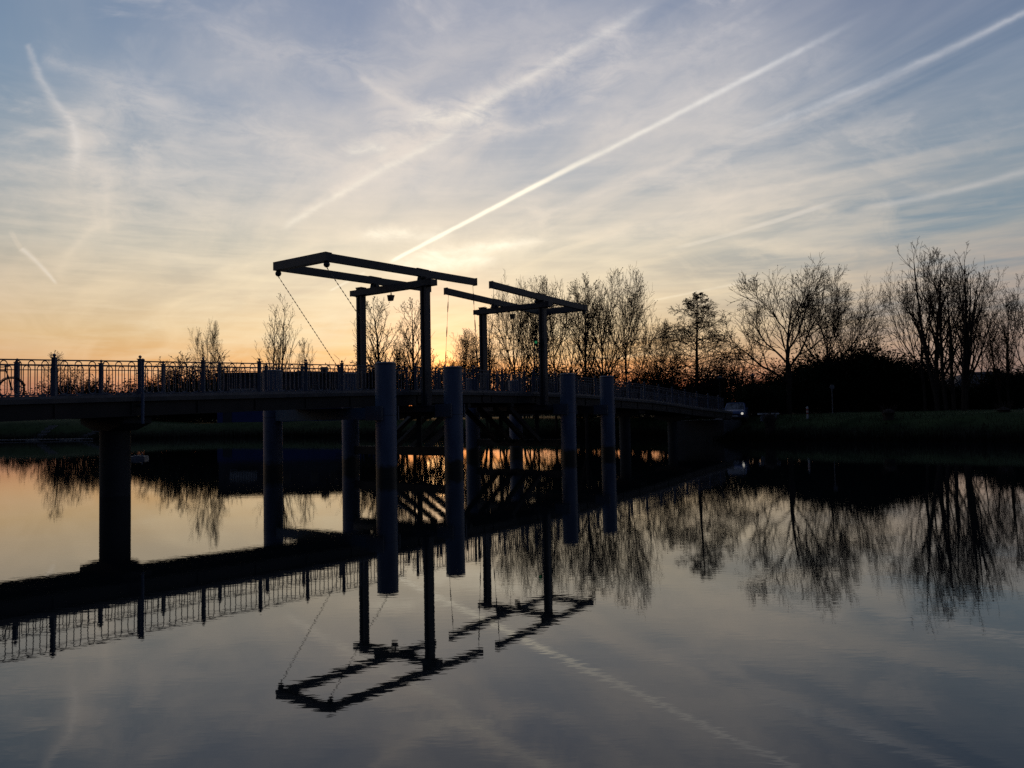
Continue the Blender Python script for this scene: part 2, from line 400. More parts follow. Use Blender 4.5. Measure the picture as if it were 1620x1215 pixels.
def pile_material():
    m = mat('pile_paint', (0.055, 0.09, 0.155), (0.125, 0.165, 0.25), 1.3, 0.5, bump=0.004, stretch=(2.6, 2.6, 0.5), detail=9)
    t = m.node_tree
    b = t.nodes['Principled BSDF']
    src = b.inputs['Base Color'].links[0].from_socket
    g = t.nodes.new('ShaderNodeNewGeometry')
    sp = t.nodes.new('ShaderNodeSeparateXYZ'); t.links.new(g.outputs['Position'], sp.inputs[0])
    no = t.nodes.new('ShaderNodeTexNoise'); no.inputs['Scale'].default_value = 3.0; no.inputs['Detail'].default_value = 5
    t.links.new(g.outputs['Position'], no.inputs['Vector'])
    ad = t.nodes.new('ShaderNodeMath'); ad.operation = 'MULTIPLY_ADD'
    t.links.new(no.outputs['Fac'], ad.inputs[0]); ad.inputs[1].default_value = -0.5; t.links.new(sp.outputs[2], ad.inputs[2])
    mr = t.nodes.new('ShaderNodeMapRange'); t.links.new(ad.outputs[0], mr.inputs[0])
    mr.inputs[1].default_value = 0.12; mr.inputs[2].default_value = 0.30; mr.inputs[3].default_value = 1; mr.inputs[4].default_value = 0
    mx = t.nodes.new('ShaderNodeMix'); mx.data_type = 'RGBA'
    t.links.new(mr.outputs[0], mx.inputs[0]); t.links.new(src, mx.inputs[6]); mx.inputs[7].default_value = (0.022, 0.024, 0.018, 1)
    t.links.new(mx.outputs[2], b.inputs['Base Color'])
    return m
MT['pile'] = pile_material()

def water_material():
    m = bpy.data.materials.new('water')
    m.use_nodes = True
    t = m.node_tree
    b = t.nodes['Principled BSDF']
    b.inputs['Base Color'].default_value = (0.006, 0.009, 0.010, 1)
    b.inputs['Roughness'].default_value = 0.015
    b.inputs['IOR'].default_value = 1.50
    g = t.nodes.new('ShaderNodeTexCoord')
    def noise(scale, sc, detail, rough=0.5, dist=0.0):
        mp = t.nodes.new('ShaderNodeMapping'); mp.inputs['Scale'].default_value = sc
        mp.inputs['Rotation'].default_value = (0, 0, math.radians(8))
        t.links.new(g.outputs['Object'], mp.inputs[0])
        n = t.nodes.new('ShaderNodeTexNoise'); n.inputs['Scale'].default_value = scale
        n.inputs['Detail'].default_value = detail; n.inputs['Roughness'].default_value = rough
        n.inputs['Distortion'].default_value = dist
        t.links.new(mp.outputs[0], n.inputs['Vector'])
        return n.outputs['Fac']
    def mul(a, k):
        n = t.nodes.new('ShaderNodeMath'); n.operation = 'MULTIPLY'
        t.links.new(a, n.inputs[0])
        if isinstance(k, float): n.inputs[1].default_value = k
        else: t.links.new(k, n.inputs[1])
        return n.outputs[0]
    def add(a, c):
        n = t.nodes.new('ShaderNodeMath'); n.operation = 'ADD'
        t.links.new(a, n.inputs[0]); t.links.new(c, n.inputs[1])
        return n.outputs[0]
    swell = mul(noise(1.0, (0.35, 0.9, 1), 2, 0.4), 0.0007)
    rip = mul(noise(3.2, (0.5, 1.0, 1), 3, 0.5), 0.0003)
    fine_ = add(mul(noise(11.0, (0.35, 1.0, 1), 2, 0.5), 0.00040), mul(noise(26.0, (0.3, 1.0, 1), 1, 0.5), 0.00005))
    patch = noise(0.09, (0.5, 1.0, 1), 3, 0.55)
    mr = t.nodes.new('ShaderNodeMapRange'); t.links.new(patch, mr.inputs[0])
    mr.inputs[1].default_value = 0.35; mr.inputs[2].default_value = 0.7; mr.inputs[3].default_value = 0.55; mr.inputs[4].default_value = 1.35
    h = add(swell, mul(add(rip, fine_), mr.outputs[0]))
    bp = t.nodes.new('ShaderNodeBump'); bp.inputs['Strength'].default_value = 1.0; bp.inputs['Distance'].default_value = 1.0
    t.links.new(h, bp.inputs['Height']); t.links.new(bp.outputs[0], b.inputs['Normal'])
    return m
MT['water'] = water_material()

def ground_material():
    m = mat('grass_ground', (0.018, 0.032, 0.009), (0.040, 0.058, 0.018), 0.5, 0.95, bump=0.05)
    t = m.node_tree
    b = t.nodes['Principled BSDF']
    src = b.inputs['Base Color'].links[0].from_socket
    g = t.nodes.new('ShaderNodeNewGeometry')
    sp = t.nodes.new('ShaderNodeSeparateXYZ'); t.links.new(g.outputs['Position'], sp.inputs[0])
    no = t.nodes.new('ShaderNodeTexNoise'); no.inputs['Scale'].default_value = 0.7; no.inputs['Detail'].default_value = 6
    t.links.new(g.outputs['Position'], no.inputs['Vector'])
    ad = t.nodes.new('ShaderNodeMath'); ad.operation = 'MULTIPLY_ADD'
    t.links.new(no.outputs['Fac'], ad.inputs[0]); ad.inputs[1].default_value = 1.2; t.links.new(sp.outputs[2], ad.inputs[2])
    mr = t.nodes.new('ShaderNodeMapRange'); t.links.new(ad.outputs[0], mr.inputs[0])
    mr.inputs[1].default_value = 0.9; mr.inputs[2].default_value = 1.9; mr.inputs[3].default_value = 1; mr.inputs[4].default_value = 0
    mx = t.nodes.new('ShaderNodeMix'); mx.data_type = 'RGBA'
    t.links.new(mr.outputs[0], mx.inputs[0]); t.links.new(src, mx.inputs[6]); mx.inputs[7].default_value = (0.010, 0.009, 0.006, 1)
    t.links.new(mx.outputs[2], b.inputs['Base Color'])
    return m
MT['ground'] = ground_material()

for k_ in ('bark', 'twig', 'leaf', 'drygrass', 'ground'):
    MT[k_].node_tree.nodes['Principled BSDF'].inputs['Specular IOR Level'].default_value = 0.05

ORG = {}
class MB:
    def __init__(self):
        self.v = []; self.f = []
    def quadbox(self, a, b):
        """a, b: four corners each (same winding) -> closed prism"""
        i = len(self.v); self.v += list(a) + list(b); n = len(a)
        self.f.append(tuple(i + k for k in range(n))[::-1])
        self.f.append(tuple(i + n + k for k in range(n)))
        for k in range(n):
            self.f.append((i + k, i + (k + 1) % n, i + n + (k + 1) % n, i + n + k))
    def box(self, x0, x1, y0, y1, z0, z1):
        self.quadbox([(x0, y0, z0), (x1, y0, z0), (x1, y1, z0), (x0, y1, z0)], [(x0, y0, z1), (x1, y0, z1), (x1, y1, z1), (x0, y1, z1)])
    def bar(self, p0, p1, w, h, up=(0, 0, 1)):
        p0 = Vector(p0); p1 = Vector(p1); d = (p1 - p0).normalized(); up = Vector(up)
        if abs(d.dot(up)) > 0.98: up = Vector((0, 1, 0))
        sx = d.cross(up).normalized(); u = sx.cross(d)
        c = [(-1, -1), (1, -1), (1, 1), (-1, 1)]
        self.quadbox([tuple(p0 + sx * (w / 2 * a) + u * (h / 2 * b)) for a, b in c], [tuple(p1 + sx * (w / 2 * a) + u * (h / 2 * b)) for a, b in c])
    def tube(self, p0, p1, r0, r1=None, k=10):
        if r1 is None: r1 = r0
        p0 = Vector(p0); p1 = Vector(p1); d = (p1 - p0).normalized()
        up = Vector((0, 0, 1)) if abs(d.z) < 0.95 else Vector((1, 0, 0))
        a = d.cross(up).normalized(); b = a.cross(d)
        A = [tuple(p0 + (a * math.cos(t) + b * math.sin(t)) * r0) for t in [2 * math.pi * j / k for j in range(k)]]
        B = [tuple(p1 + (a * math.cos(t) + b * math.sin(t)) * r1) for t in [2 * math.pi * j / k for j in range(k)]]
        self.quadbox(A, B)
    def path(self, pts, r, k=6):
        for a, b in zip(pts[:-1], pts[1:]): self.tube(a, b, r, r, k)
    def lathe(self, c, prof, k=14):
        """prof: (radius, z) from bottom to top"""
        i = len(self.v)
        for (r, z) in prof:
            for j in range(k):
                t = 2 * math.pi * j / k
                self.v.append((c[0] + r * math.cos(t), c[1] + r * math.sin(t), c[2] + z))
        n = len(prof)
        for q in range(n - 1):
            for j in range(k):
                self.f.append((i + q * k + j, i + q * k + (j + 1) % k, i + (q + 1) * k + (j + 1) % k, i + (q + 1) * k + j))
        self.f.append(tuple(i + j for j in range(k))[::-1])
        self.f.append(tuple(i + (n - 1) * k + j for j in range(k)))
    def ball(self, c, r, k=8):
        self.lathe((c[0], c[1], c[2]), [(max(0.001, r * math.sin(math.pi * q / k)), -r * math.cos(math.pi * q / k)) for q in range(k + 1)], k)
    def ring(self, c, axis, R, r, n=28, k=6):
        axis = Vector(axis).normalized(); c = Vector(c)
        a = axis.cross(Vector((0, 0, 1))).normalized(); b = axis.cross(a)
        pts = [c + (a * math.cos(2 * math.pi * j / n) + b * math.sin(2 * math.pi * j / n)) * R for j in range(n + 1)]
        self.path(pts, r, k)

def place(name, me, m, parent, loc):
    o = bpy.data.objects.new(name, me)
    COL.objects.link(o)
    if m is not None and len(me.materials) == 0: me.materials.append(MT[m] if isinstance(m, str) else m)
    if parent is not None: o.parent = parent
    o.location = loc
    return o

def obj(name, mb, m, parent=None, smooth=False, org=None):
    """mesh given in world coordinates"""
    if parent is not None: base_ = ORG[parent.name]
    else:
        base_ = org if org is not None else None
        if base_ is None:
            xs = np.array(mb.v); base_ = (float(xs[:, 0].mean()), float(xs[:, 1].mean()), float(xs[:, 2].min()))
    me = bpy.data.meshes.new(name)
    me.from_pydata([(v[0] - base_[0], v[1] - base_[1], v[2] - base_[2]) for v in mb.v], [], mb.f)
    if smooth:
        me.polygons.foreach_set('use_smooth', [True] * len(me.polygons))
        try: me.set_sharp_from_angle(angle=math.radians(40))
        except Exception: pass
    o = place(name, me, m, parent, (0, 0, 0) if parent is not None else base_)
    ORG[o.name] = base_
    return o

def thing(name, label, cat, loc, group=None, rz=0):
    o = bpy.data.objects.new(name, None)
    o.empty_display_size = 0.2
    COL.objects.link(o)
    o.location = loc
    o.rotation_euler = (0, 0, rz)
    ORG[o.name] = tuple(loc)
    tag(o, label, cat, group)
    return o

def tag(o, label, cat, group=None):
    o['label'] = label; o['category'] = cat
    if group: o['group'] = group
    return o

def struct(o):
    o['kind'] = 'structure'; return o

def copy_tree(o, parent=None):
    c = o.copy(); COL.objects.link(c)
    if parent is not None: c.parent = parent
    for ch in list(o.children): copy_tree(ch, c)
    return c

# bridge frame: s runs along the bridge away from us, n across it (towards us is larger)
SA, CA = math.sin(math.radians(36)), math.cos(math.radians(36))
def B(s, n, z): return (s * SA + n * CA, s * CA - n * SA, z)
def s_at(px, n):
    a = (px - 810.0) / F
    d = -n / (SA - CA * a) 
    return d * (SA * a + CA)
def Hy(px): return 657.0 - 0.018 * (px - 810)
def at(px, d, z=0.0): return ((px - 810.0) / F * d, d, z)
def z_of(px, py, d): return HC + (Hy(px) - py) * d / F

# ================================================================== water and land
loop = [(31, 47), (22, 54), (16.5, 58), (14.5, 62), (14, 68), (9, 75), (0, 81), (-9, 86), (-20, 94), (-34, 102), (-52, 104), (-70, 106), (-95, 112),
        (-130, 116), (-165, 90), (-150, 50), (-110, 36), (-62, 26), (-36, 16), (-25, 9.5), (-14, 5.0), (-4, 2.2), (6, 1.4), (18, 2.0), (32, 5), (46, 12), (54, 24), (45, 38)]
def catmull(P, k):
    out = []
    n = len(P)
    for i in range(n):
        p0, p1, p2, p3 = [np.array(P[(i + j) % n], float) for j in (-1, 0, 1, 2)]
        for q in range(k):
            t = q / k
            out.append(0.5 * ((2 * p1) + (-p0 + p2) * t + (2 * p0 - 5 * p1 + 4 * p2 - p3) * t * t + (-p0 + 3 * p1 - 3 * p2 + p3) * t ** 3))
    return np.array(out)
shore = catmull(loop, 28)
rngn = np.random.RandomState(3)
nS = len(shore)
jit = np.convolve(np.concatenate([rngn.randn(nS + 8)]), np.ones(5) / 5, 'same')[:nS]
C0 = np.array([-12.0, 38.0])
rad = shore - C0
rl = np.linalg.norm(rad, axis=1, keepdims=True)
rad /= rl
shore = shore + rad * (jit[:, None] * 0.35)
PROF = [(-1.2, -0.7), (0.0, -0.08), (0.35, 0.12), (1.0, 0.32), (2.4, 0.75), (4.5, 1.3), (6.5, 1.68), (9.0, 1.84), (13, 1.88), (20, 1.90), (32, 1.9), (55, 1.9), (110, 2.1), (300, 4.5), (900, 9), (3500, 14)]
def ground_rows():
    vs = []; fs = []
    for ri, (o_, z_) in enumerate(PROF):
        nz = np.convolve(rngn.randn(nS + 12), np.ones(7) / 7, 'same')[:nS]
        for i in range(nS):
            p = shore[i] + rad[i] * o_
            z = z_ + (nz[i] * 0.10 if 0 < z_ and o_ < 60 else 0)
            if p[0] < -50 and p[1] > 60 and o_ > 3: z += min(1.0, (o_ - 3) / 8) * 0.9 * min(1, (-50 - p[0]) / 15)
            if p[1] < 12 and p[0] > -20 and o_ < 60: z = z * 0.45 if z > 0 else z
            vs.append((p[0], p[1], z))
    for r in range(len(PROF) - 1):
        for i in range(nS):
            j = (i + 1) % nS
            fs.append((r * nS + i, r * nS + j, (r + 1) * nS + j, (r + 1) * nS + i))
    return vs, fs
gv, gf = ground_rows()
# winding so that normals look up
g = MB(); g.v = gv; g.f = [tuple(reversed(f)) for f in gf]
me = bpy.data.meshes.new('ground'); me.from_pydata(g.v, [], g.f); me.update()
if me.polygons[nS * 8].normal.z < 0: me.flip_normals()
me.polygons.foreach_set('use_smooth', [True] * len(me.polygons))
go = bpy.data.objects.new('ground', me); COL.objects.link(go); me.materials.append(MT['ground']); struct(go)
GV = np.array(gv)
def ground_z(x, y):
    p = np.array([x, y])
    # nearest shoreline direction sample
    v = p - C0; L_ = np.linalg.norm(v); v = v / L_
    k = int(np.argmax(rad @ v))
    o_ = (p - shore[k]) @ rad[k]
    for r in range(len(PROF) - 1):
        if PROF[r][0] <= o_ <= PROF[r + 1][0]:
            f = (o_ - PROF[r][0]) / (PROF[r + 1][0] - PROF[r][0])
            return float(gv[r * nS + k][2] * (1 - f) + gv[(r + 1) * nS + k][2] * f)
    return -1.0 if o_ < 0 else 2.0

w = MB()
K = 72
w.v = [(-12 + 230 * math.cos(2 * math.pi * k / K), 60 + 230 * math.sin(2 * math.pi * k / K), 0.0) for k in range(K)]
w.f = [tuple(range(K))]
struct(obj('water', w, 'water', org=(0, 0, 0)))

def ribbon(name, pts, width, lift, m):
    mb = MB()
    P = [Vector((x, y)) for x, y in pts]
    Q = []
    for a, b in zip(P[:-1], P[1:]):
        n_ = max(1, int((b - a).length / 1.2))
        Q += [a.lerp(b, k / n_) for k in range(n_)]
    Q.append(P[-1])
    for i, p in enumerate(Q):
        d = (Q[min(i + 1, len(Q) - 1)] - Q[max(i - 1, 0)]).normalized()
        nn = Vector((-d.y, d.x))
        for sgn in (1, -1):
            q = p + nn * (width / 2 * sgn)
            mb.v.append((q.x, q.y, max(ground_z(q.x, q.y), ground_z(p.x, p.y)) + lift))
    for i in range(len(Q) - 1):
        mb.f.append((2 * i, 2 * i + 1, 2 * i + 3, 2 * i + 2))
    return struct(obj(name, mb, m))
pend = B(59.5, -23.75, 0)
ribbon('path', [(pend[0], pend[1]), (17.4, 65), (20, 68.5), (26, 71.5), (36, 73), (60, 75)], 2.6, 0.06, 'asphalt')

# ================================================================== bridge
NC = -23.75
NR, FR = -22.68, -25.0        # near and far rail lines
N_DK0, N_DK1 = -22.2, -25.35  # deck edges
prof_s = [-14, 0, 8.8, 12.4, 16.7, 20.4, 24, 28.3, 33, 37, 40, 46, 50, 52.5, 56, 59.6, 64]
prof_z = [1.95, 2.55, 2.83, 2.94, 3.06, 3.16, 3.24, 3.27, 3.26, 3.22, 3.13, 2.93, 2.70, 2.52, 2.34, 2.15, 2.0]
def dz(s): return float(np.interp(s, prof_s, prof_z))

def sweep(mb, s0, s1, n0, n1, za, zb, step=1.0):
    """box following the deck between s0 and s1; za, zb relative to the deck surface"""
    k = max(1, int(round((s1 - s0) / step)))
    ss = [s0 + (s1 - s0) * i / k for i in range(k + 1)]
    i0 = len(mb.v)
    for s in ss:
        z = dz(s)
        mb.v += [B(s, n0, z + za), B(s, n1, z + za), B(s, n1, z + zb), B(s, n0, z + zb)]
    for i in range(k):
        a = i0 + 4 * i; b = a + 4
        for j in range(4):
            mb.f.append((a + j, a + (j + 1) % 4, b + (j + 1) % 4, b + j))
    mb.f.append((i0, i0 + 3, i0 + 2, i0 + 1)); e = i0 + 4 * k
    mb.f.append((e, e + 1, e + 2, e + 3))

S1, S2, SM = 23.95, 32.65, 28.3
def span(name, s0, s1, label, cat, depth=0.42, kerb=True, leaf=False):
    t = thing(name, label, cat, B((s0 + s1) / 2, NC, 2.0))
    m = MB(); sweep(m, s0, s1, N_DK1, N_DK0, -0.12, 0.0); obj('deck', m, 'deck', t)
    m = MB(); sweep(m, s0 + 0.02, s1 - 0.02, N_DK0 - 0.30, N_DK0 - 0.08, -0.13 - depth, -0.123); 
    q = s0 + 0.7
    while q < s1 - 0.3:
        z = dz(q)
        m.bar(B(q, N_DK0 - 0.06, z - 0.13 - depth + 0.012), B(q, N_DK0 - 0.06, z - 0.135), 0.03, 0.05, up=(SA, CA, 0))
        q += 2.1
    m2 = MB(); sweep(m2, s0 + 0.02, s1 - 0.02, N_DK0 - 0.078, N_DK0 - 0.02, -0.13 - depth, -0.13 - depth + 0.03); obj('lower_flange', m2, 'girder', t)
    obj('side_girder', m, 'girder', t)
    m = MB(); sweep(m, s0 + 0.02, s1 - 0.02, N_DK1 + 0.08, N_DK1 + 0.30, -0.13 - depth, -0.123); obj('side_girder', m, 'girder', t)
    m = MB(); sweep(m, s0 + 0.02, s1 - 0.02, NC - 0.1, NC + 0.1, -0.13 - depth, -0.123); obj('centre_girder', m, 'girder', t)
    s = s0 + 0.7
    while s < s1 - 0.3:
        z = dz(s)
        m = MB()
        for (a, b) in ((N_DK0 - 0.303, NC + 0.103), (NC - 0.103, N_DK1 + 0.303)):
            m.bar(B(s, a, z - 0.34), B(s, b, z - 0.34), 0.12, 0.34)
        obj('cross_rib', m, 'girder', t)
        s += 2.1
    m = MB()
    for (a, b) in ((N_DK0 - 0.10, N_DK0 - 0.02), (N_DK1 + 0.02, N_DK1 + 0.10)):
        sweep(m, s0 + 0.01, s1 - 0.01, b if b < a else a, a if b < a else b, 0.003, 0.08)
    obj('kerb', m, 'kerb', t)
    return t
span('bridge_span', -14.0, S1 - 0.03, 'long dark approach deck of the footbridge crossing the left half of the water', 'bridge span')
span('bascule_leaf', S1 + 0.02, SM - 0.03, 'lifting deck leaf hung from the taller nearer balance frame', 'bridge leaf', depth=0.34)
span('bascule_leaf', SM + 0.03, S2 - 0.02, 'lifting deck leaf hung from the farther balance frame on the right', 'bridge leaf', depth=0.34)
span('bridge_span', S2 + 0.03, 60.0, 'approach deck sloping down from the far portal to the right bank', 'bridge span')

# --- railings
def post(mb, s, n, hgt=1.1, w=0.1):
    z = dz(s)
    mb.bar(B(s, n, z + 0.0), B(s, n, z + hgt - 0.02), w, w)
def rail_section(s0, s1, n, posts, label, group):
    t = thing('railing', label, 'railing', B((s0 + s1) / 2, n, dz((s0 + s1) / 2)), group)
    m = MB(); sweep(m, s0, s1, n - 0.03, n + 0.03, 1.05, 1.085, 0.5); obj('handrail', m, 'rail', t)
    m = MB(); sweep(m, s0, s1, n - 0.013, n + 0.013, 0.905, 0.93, 0.5); obj('middle_rail', m, 'rail', t)
    m = MB(); sweep(m, s0, s1, n - 0.018, n + 0.018, 0.10, 0.135, 0.5); obj('bottom_rail', m, 'rail', t)
    for s in posts:
        m = MB()
        z = dz(s)
        c = B(s, n, z)
        m.bar(c, (c[0], c[1], z + 1.12), 0.105, 0.105)
        m.bar((c[0], c[1], z + 1.121), (c[0], c[1], z + 1.145), 0.14, 0.14)
        m.bar((c[0], c[1], z - 0.005), (c[0], c[1], z + 0.02), 0.2, 0.2)
        p = obj('post', m, 'rail', t)
        m = MB(); m.lathe((c[0], c[1], z + 1.145), [(0.03, 0), (0.022, 0.02), (0.05, 0.05), (0.045, 0.08), (0.012, 0.105)], 8)
        obj('finial', m, 'rail', p, smooth=True)
    ends = sorted(posts)
    if not ends or ends[0] - s0 > 0.3: ends = [s0] + ends
    if s1 - ends[-1] > 0.3: ends = ends + [s1]
    for a, b in zip(ends[:-1], ends[1:]):
        m = MB()
        L_ = b - a - 0.14
        k = max(1, int(round(L_ / 0.36)))
        pitch = L_ / k
        for i in range(k):
            c_ = a + 0.07 + pitch * (i + 0.5)
            hw = pitch / 4
            z = dz(c_)
            zt, zb = z + 0.95, z + 0.22
            pts = [B(c_ - hw, n, zb)] + [B(c_ - hw, n, zt)] + [B(c_ - hw * math.cos(q), n, zt + 0.095 * math.sin(q)) for q in (0.6, 1.2, 1.57, 1.94, 2.54)] + [B(c_ + hw, n, zt), B(c_ + hw, n, zb)]
            pts += [B(c_ + hw * math.cos(q), n, zb - 0.085 * math.sin(q)) for q in (0.6, 1.2, 1.57, 1.94, 2.54)] + [B(c_ - hw, n, zb)]
            m.path(pts, 0.014, 4)
        obj('baluster_panel', m, 'rail', t)
    return t
near_px = [85, 221, 321, 410, 484, 541]
ps = [s_at(x, NR) for x in near_px]
left_posts = [ps[0] - 2.15 * k for k in range(10, 0, -1)] + ps + [ps[-1] + 1.9]
GR = 'iron railings of the footbridge'
rail_section(-13.6, S1 - 0.35, NR, [s for s in left_posts if s < S1 - 0.4], 'ornate railing with looped bars along the near edge of the left approach deck', GR)
rail_section(-13.6, S1 - 0.35, FR, [s for s in left_posts if s < S1 - 0.4], 'looped iron railing on the far edge of the left approach deck, behind the nearer one', GR)
rail_section(S1 + 0.3, SM - 0.06, NR, [S1 + 0.35, 26.2, SM - 0.12], 'short near railing on the lifting leaf between the two middle piles, left half', GR)
rail_section(S1 + 0.3, SM - 0.06, FR, [S1 + 0.35, 26.2, SM - 0.12], 'short far railing on the left half of the lifting section', GR)
rail_section(SM + 0.06, S2 - 0.3, NR, [SM + 0.12, 30.4, S2 - 0.35], 'short near railing on the right half of the lifting section', GR)
rail_section(SM + 0.06, S2 - 0.3, FR, [SM + 0.12, 30.4, S2 - 0.35], 'short far railing on the right half of the lifting section', GR)
rp = [S2 + 0.4 + 2.1 * k for k in range(13)]
rail_section(S2 + 0.35, 59.4, NR, [s for s in rp if s < 59.4], 'near railing running down the right approach to the bank', GR)
rail_section(S2 + 0.35, 59.4, FR, [s for s in rp if s < 59.4], 'far railing of the right approach sloping to the bank', GR)

# --- mooring piles: four in front of the bridge and four behind it
def make_pile(loc, label):
    t = thing('steel_pile', label, 'pile', loc, 'steel piles standing in the water beside the bridge')
    x, y, z = loc
    m = MB(); m.lathe((x, y, -3), [(0.385, 0), (0.385, 7.14)], 28); obj('shaft', m, 'pile', t, smooth=True)
    m = MB(); m.lathe((x, y, 4.142), [(0.395, 0), (0.395, 0.05), (0.33, 0.09)], 28); obj('cap', m, 'steel', t, smooth=True)
    m = MB(); m.lathe((x, y, 2.27), [(0.389, 0), (0.389, 0.025)], 28); obj('weld_band', m, 'steel', t, smooth=True)
    return t
PS = [20.2, 24.4, 33.2, 37.2]
plab = ['thick blue-grey pile left of the near portal, largest of the front row', 'blue-grey pile under the right leg of the near portal, second of the front row',
        'blue-grey pile just right of the far portal, third of the front row', 'slimmest front pile, last before the right approach slopes down',
        'pile behind the deck left of the near portal, its top showing through the railing', 'rear pile partly hidden behind the deck below the near portal left leg',
        'rear pile close right of the second front pile, under the lifting section', 'rear pile seen in the dark gap below the far portal']
proto = None
for k, (s, n) in enumerate([(s + (0.38 if s == 20.2 else 0), -20.7) for s in PS] + [(s, -26.8) for s in PS]):
    loc = B(s, n, -3)
    if proto is None: proto = make_pile(loc, plab[k]); o = proto
    else: o = copy_tree(proto); o['label'] = plab[k]
    o.location = loc

for k, s in enumerate(PS):
    lab = ['blue cross girder joining the left-most front pile to the pile behind it', 'steel cross girder carried by the pile pair at the near portal',
           'steel cross girder carried by the pile pair at the far portal', 'steel cross girder on the right-most pile pair'][k]
    zt = dz(s) - 0.56
    t = thing('cross_girder', lab, 'girder', B(s, NC, zt - 0.45), 'cross girders between the pile pairs')
    m = MB(); m.bar(B(s + (0.35 if k == 0 else 0), -21.09, zt - 0.23), B(s, -26.41, zt - 0.23), 0.36, 0.44); obj('beam', m, 'blue' if k == 0 else 'girder', t)
    m = MB()
    for sg in (-1, 1):
        q_ = 0.36 if k == 0 else 0.0
        m.bar(B(s + q_ + sg * 0.42, -20.45, zt - 0.23), B(s + q_ + sg * 0.42, -21.3, zt - 0.23), 0.05, 0.52)
    m.bar(B(s + q_ - 0.40, -21.25, zt - 0.23), B(s + q_ - 0.185, -21.25, zt - 0.23), 0.06, 0.5)
    m.bar(B(s + q_ + 0.40, -21.25, zt - 0.23), B(s + q_ + 0.185, -21.25, zt - 0.23), 0.06, 0.5)
    obj('clamp_plate', m, 'steel', t)

for (s, sg, lab) in ((24.4, 1, 'low timber tie with raking struts rising right under the nearer lifting leaf'), (33.2, -1, 'low timber tie with raking struts rising left under the farther lifting leaf')):
    t = thing('strut_frame', lab, 'strut frame', B(s, NC, 0.5), 'strut frames below the lifting leaves')
    m = MB(); m.bar(B(s, -21.09, 0.78), B(s, -26.41, 0.78), 0.24, 0.36); obj('tie_beam', m, 'wood', t)
    for n in (-22.35, -23.2, -24.2, -25.1):
        m = MB()
        top = dz(s) - 0.62
        m.bar(B(s + sg * 0.13, n, 0.86), B(s + sg * 2.75, n, top - 0.05), 0.2, 0.2)
        obj('raking_strut', m, 'wood', t)
    m = MB(); m.bar(B(s + sg * 2.75, -22.1, top - 0.05 + 0.11), B(s + sg * 2.75, -25.4, top + 0.06), 0.2, 0.16); obj('header', m, 'wood', t)
    for n in (-22.6, -24.9):
        m = MB(); m.bar(B(s, n, 0.96), B(s, n, top + 0.06), 0.2, 0.2); obj('upright', m, 'wood', t)

# --- piers
def pier(px, label, rad_, cap_w, n_off=0.0):
    s = s_at(px, NC)
    zt = dz(s) - 0.56
    c = B(s, NC, -3)
    t = thing('bridge_pier', label, 'pier', c, 'round piers under the approach decks')
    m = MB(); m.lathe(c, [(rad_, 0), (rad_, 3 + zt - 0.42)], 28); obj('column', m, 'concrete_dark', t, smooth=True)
    m = MB()
    a = zt - 0.42
    w0, w1 = rad_ + 0.04, cap_w
    pr = [(NC - w1, zt - 0.2), (NC - w0, a), (NC + w0, a), (NC + w1, zt - 0.2), (NC + w1, zt), (NC - w1, zt)]
    m.quadbox([B(s - 0.42, n, z) for n, z in pr], [B(s + 0.42, n, z) for n, z in pr])
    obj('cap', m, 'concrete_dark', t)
    return t
pier(182, 'wide round pier with flared cap under the left approach, nearest to the camera', 0.43, 1.3)
pier(987, 'round pier right of the front piles under the right approach', 0.36, 1.25)
pier(1062, 'farthest round pier, just before the bridge meets the right bank', 0.34, 1.2)
m = MB(); m.quadbox([B(s, n, 0.0 if True else 0) for s, n in ((57.2, -21.9), (61, -21.9), (61, -25.7), (57.2, -25.7))], [B(s, n, 1.55) for s, n in ((57.2, -21.9), (61, -21.9), (61, -25.7), (57.2, -25.7))])
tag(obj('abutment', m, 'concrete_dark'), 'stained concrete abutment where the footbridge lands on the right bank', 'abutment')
# slim painted pole on the deck edge
x_s = s_at(224, N_DK0 + 0.06)
c = B(x_s, N_DK0 + 0.10, 0)
t = thing('gauge_pole', 'slim pale pole hanging below the left railing down to the water', 'pole', (c[0], c[1], 1.9))
m = MB(); m.tube((c[0], c[1], 2.15), (c[0], c[1], 3.98), 0.045, 0.045, 12); obj('shaft', m, 'pile', t)
m = MB(); m.bar(B(x_s, N_DK0 - 0.08, 2.7), B(x_s, N_DK0 + 0.12, 2.7), 0.12, 0.05); m.lathe((c[0], c[1], 3.98), [(0.06, 0), (0.06, 0.04), (0.02, 0.07)], 10); obj('bracket', m, 'steel', t)

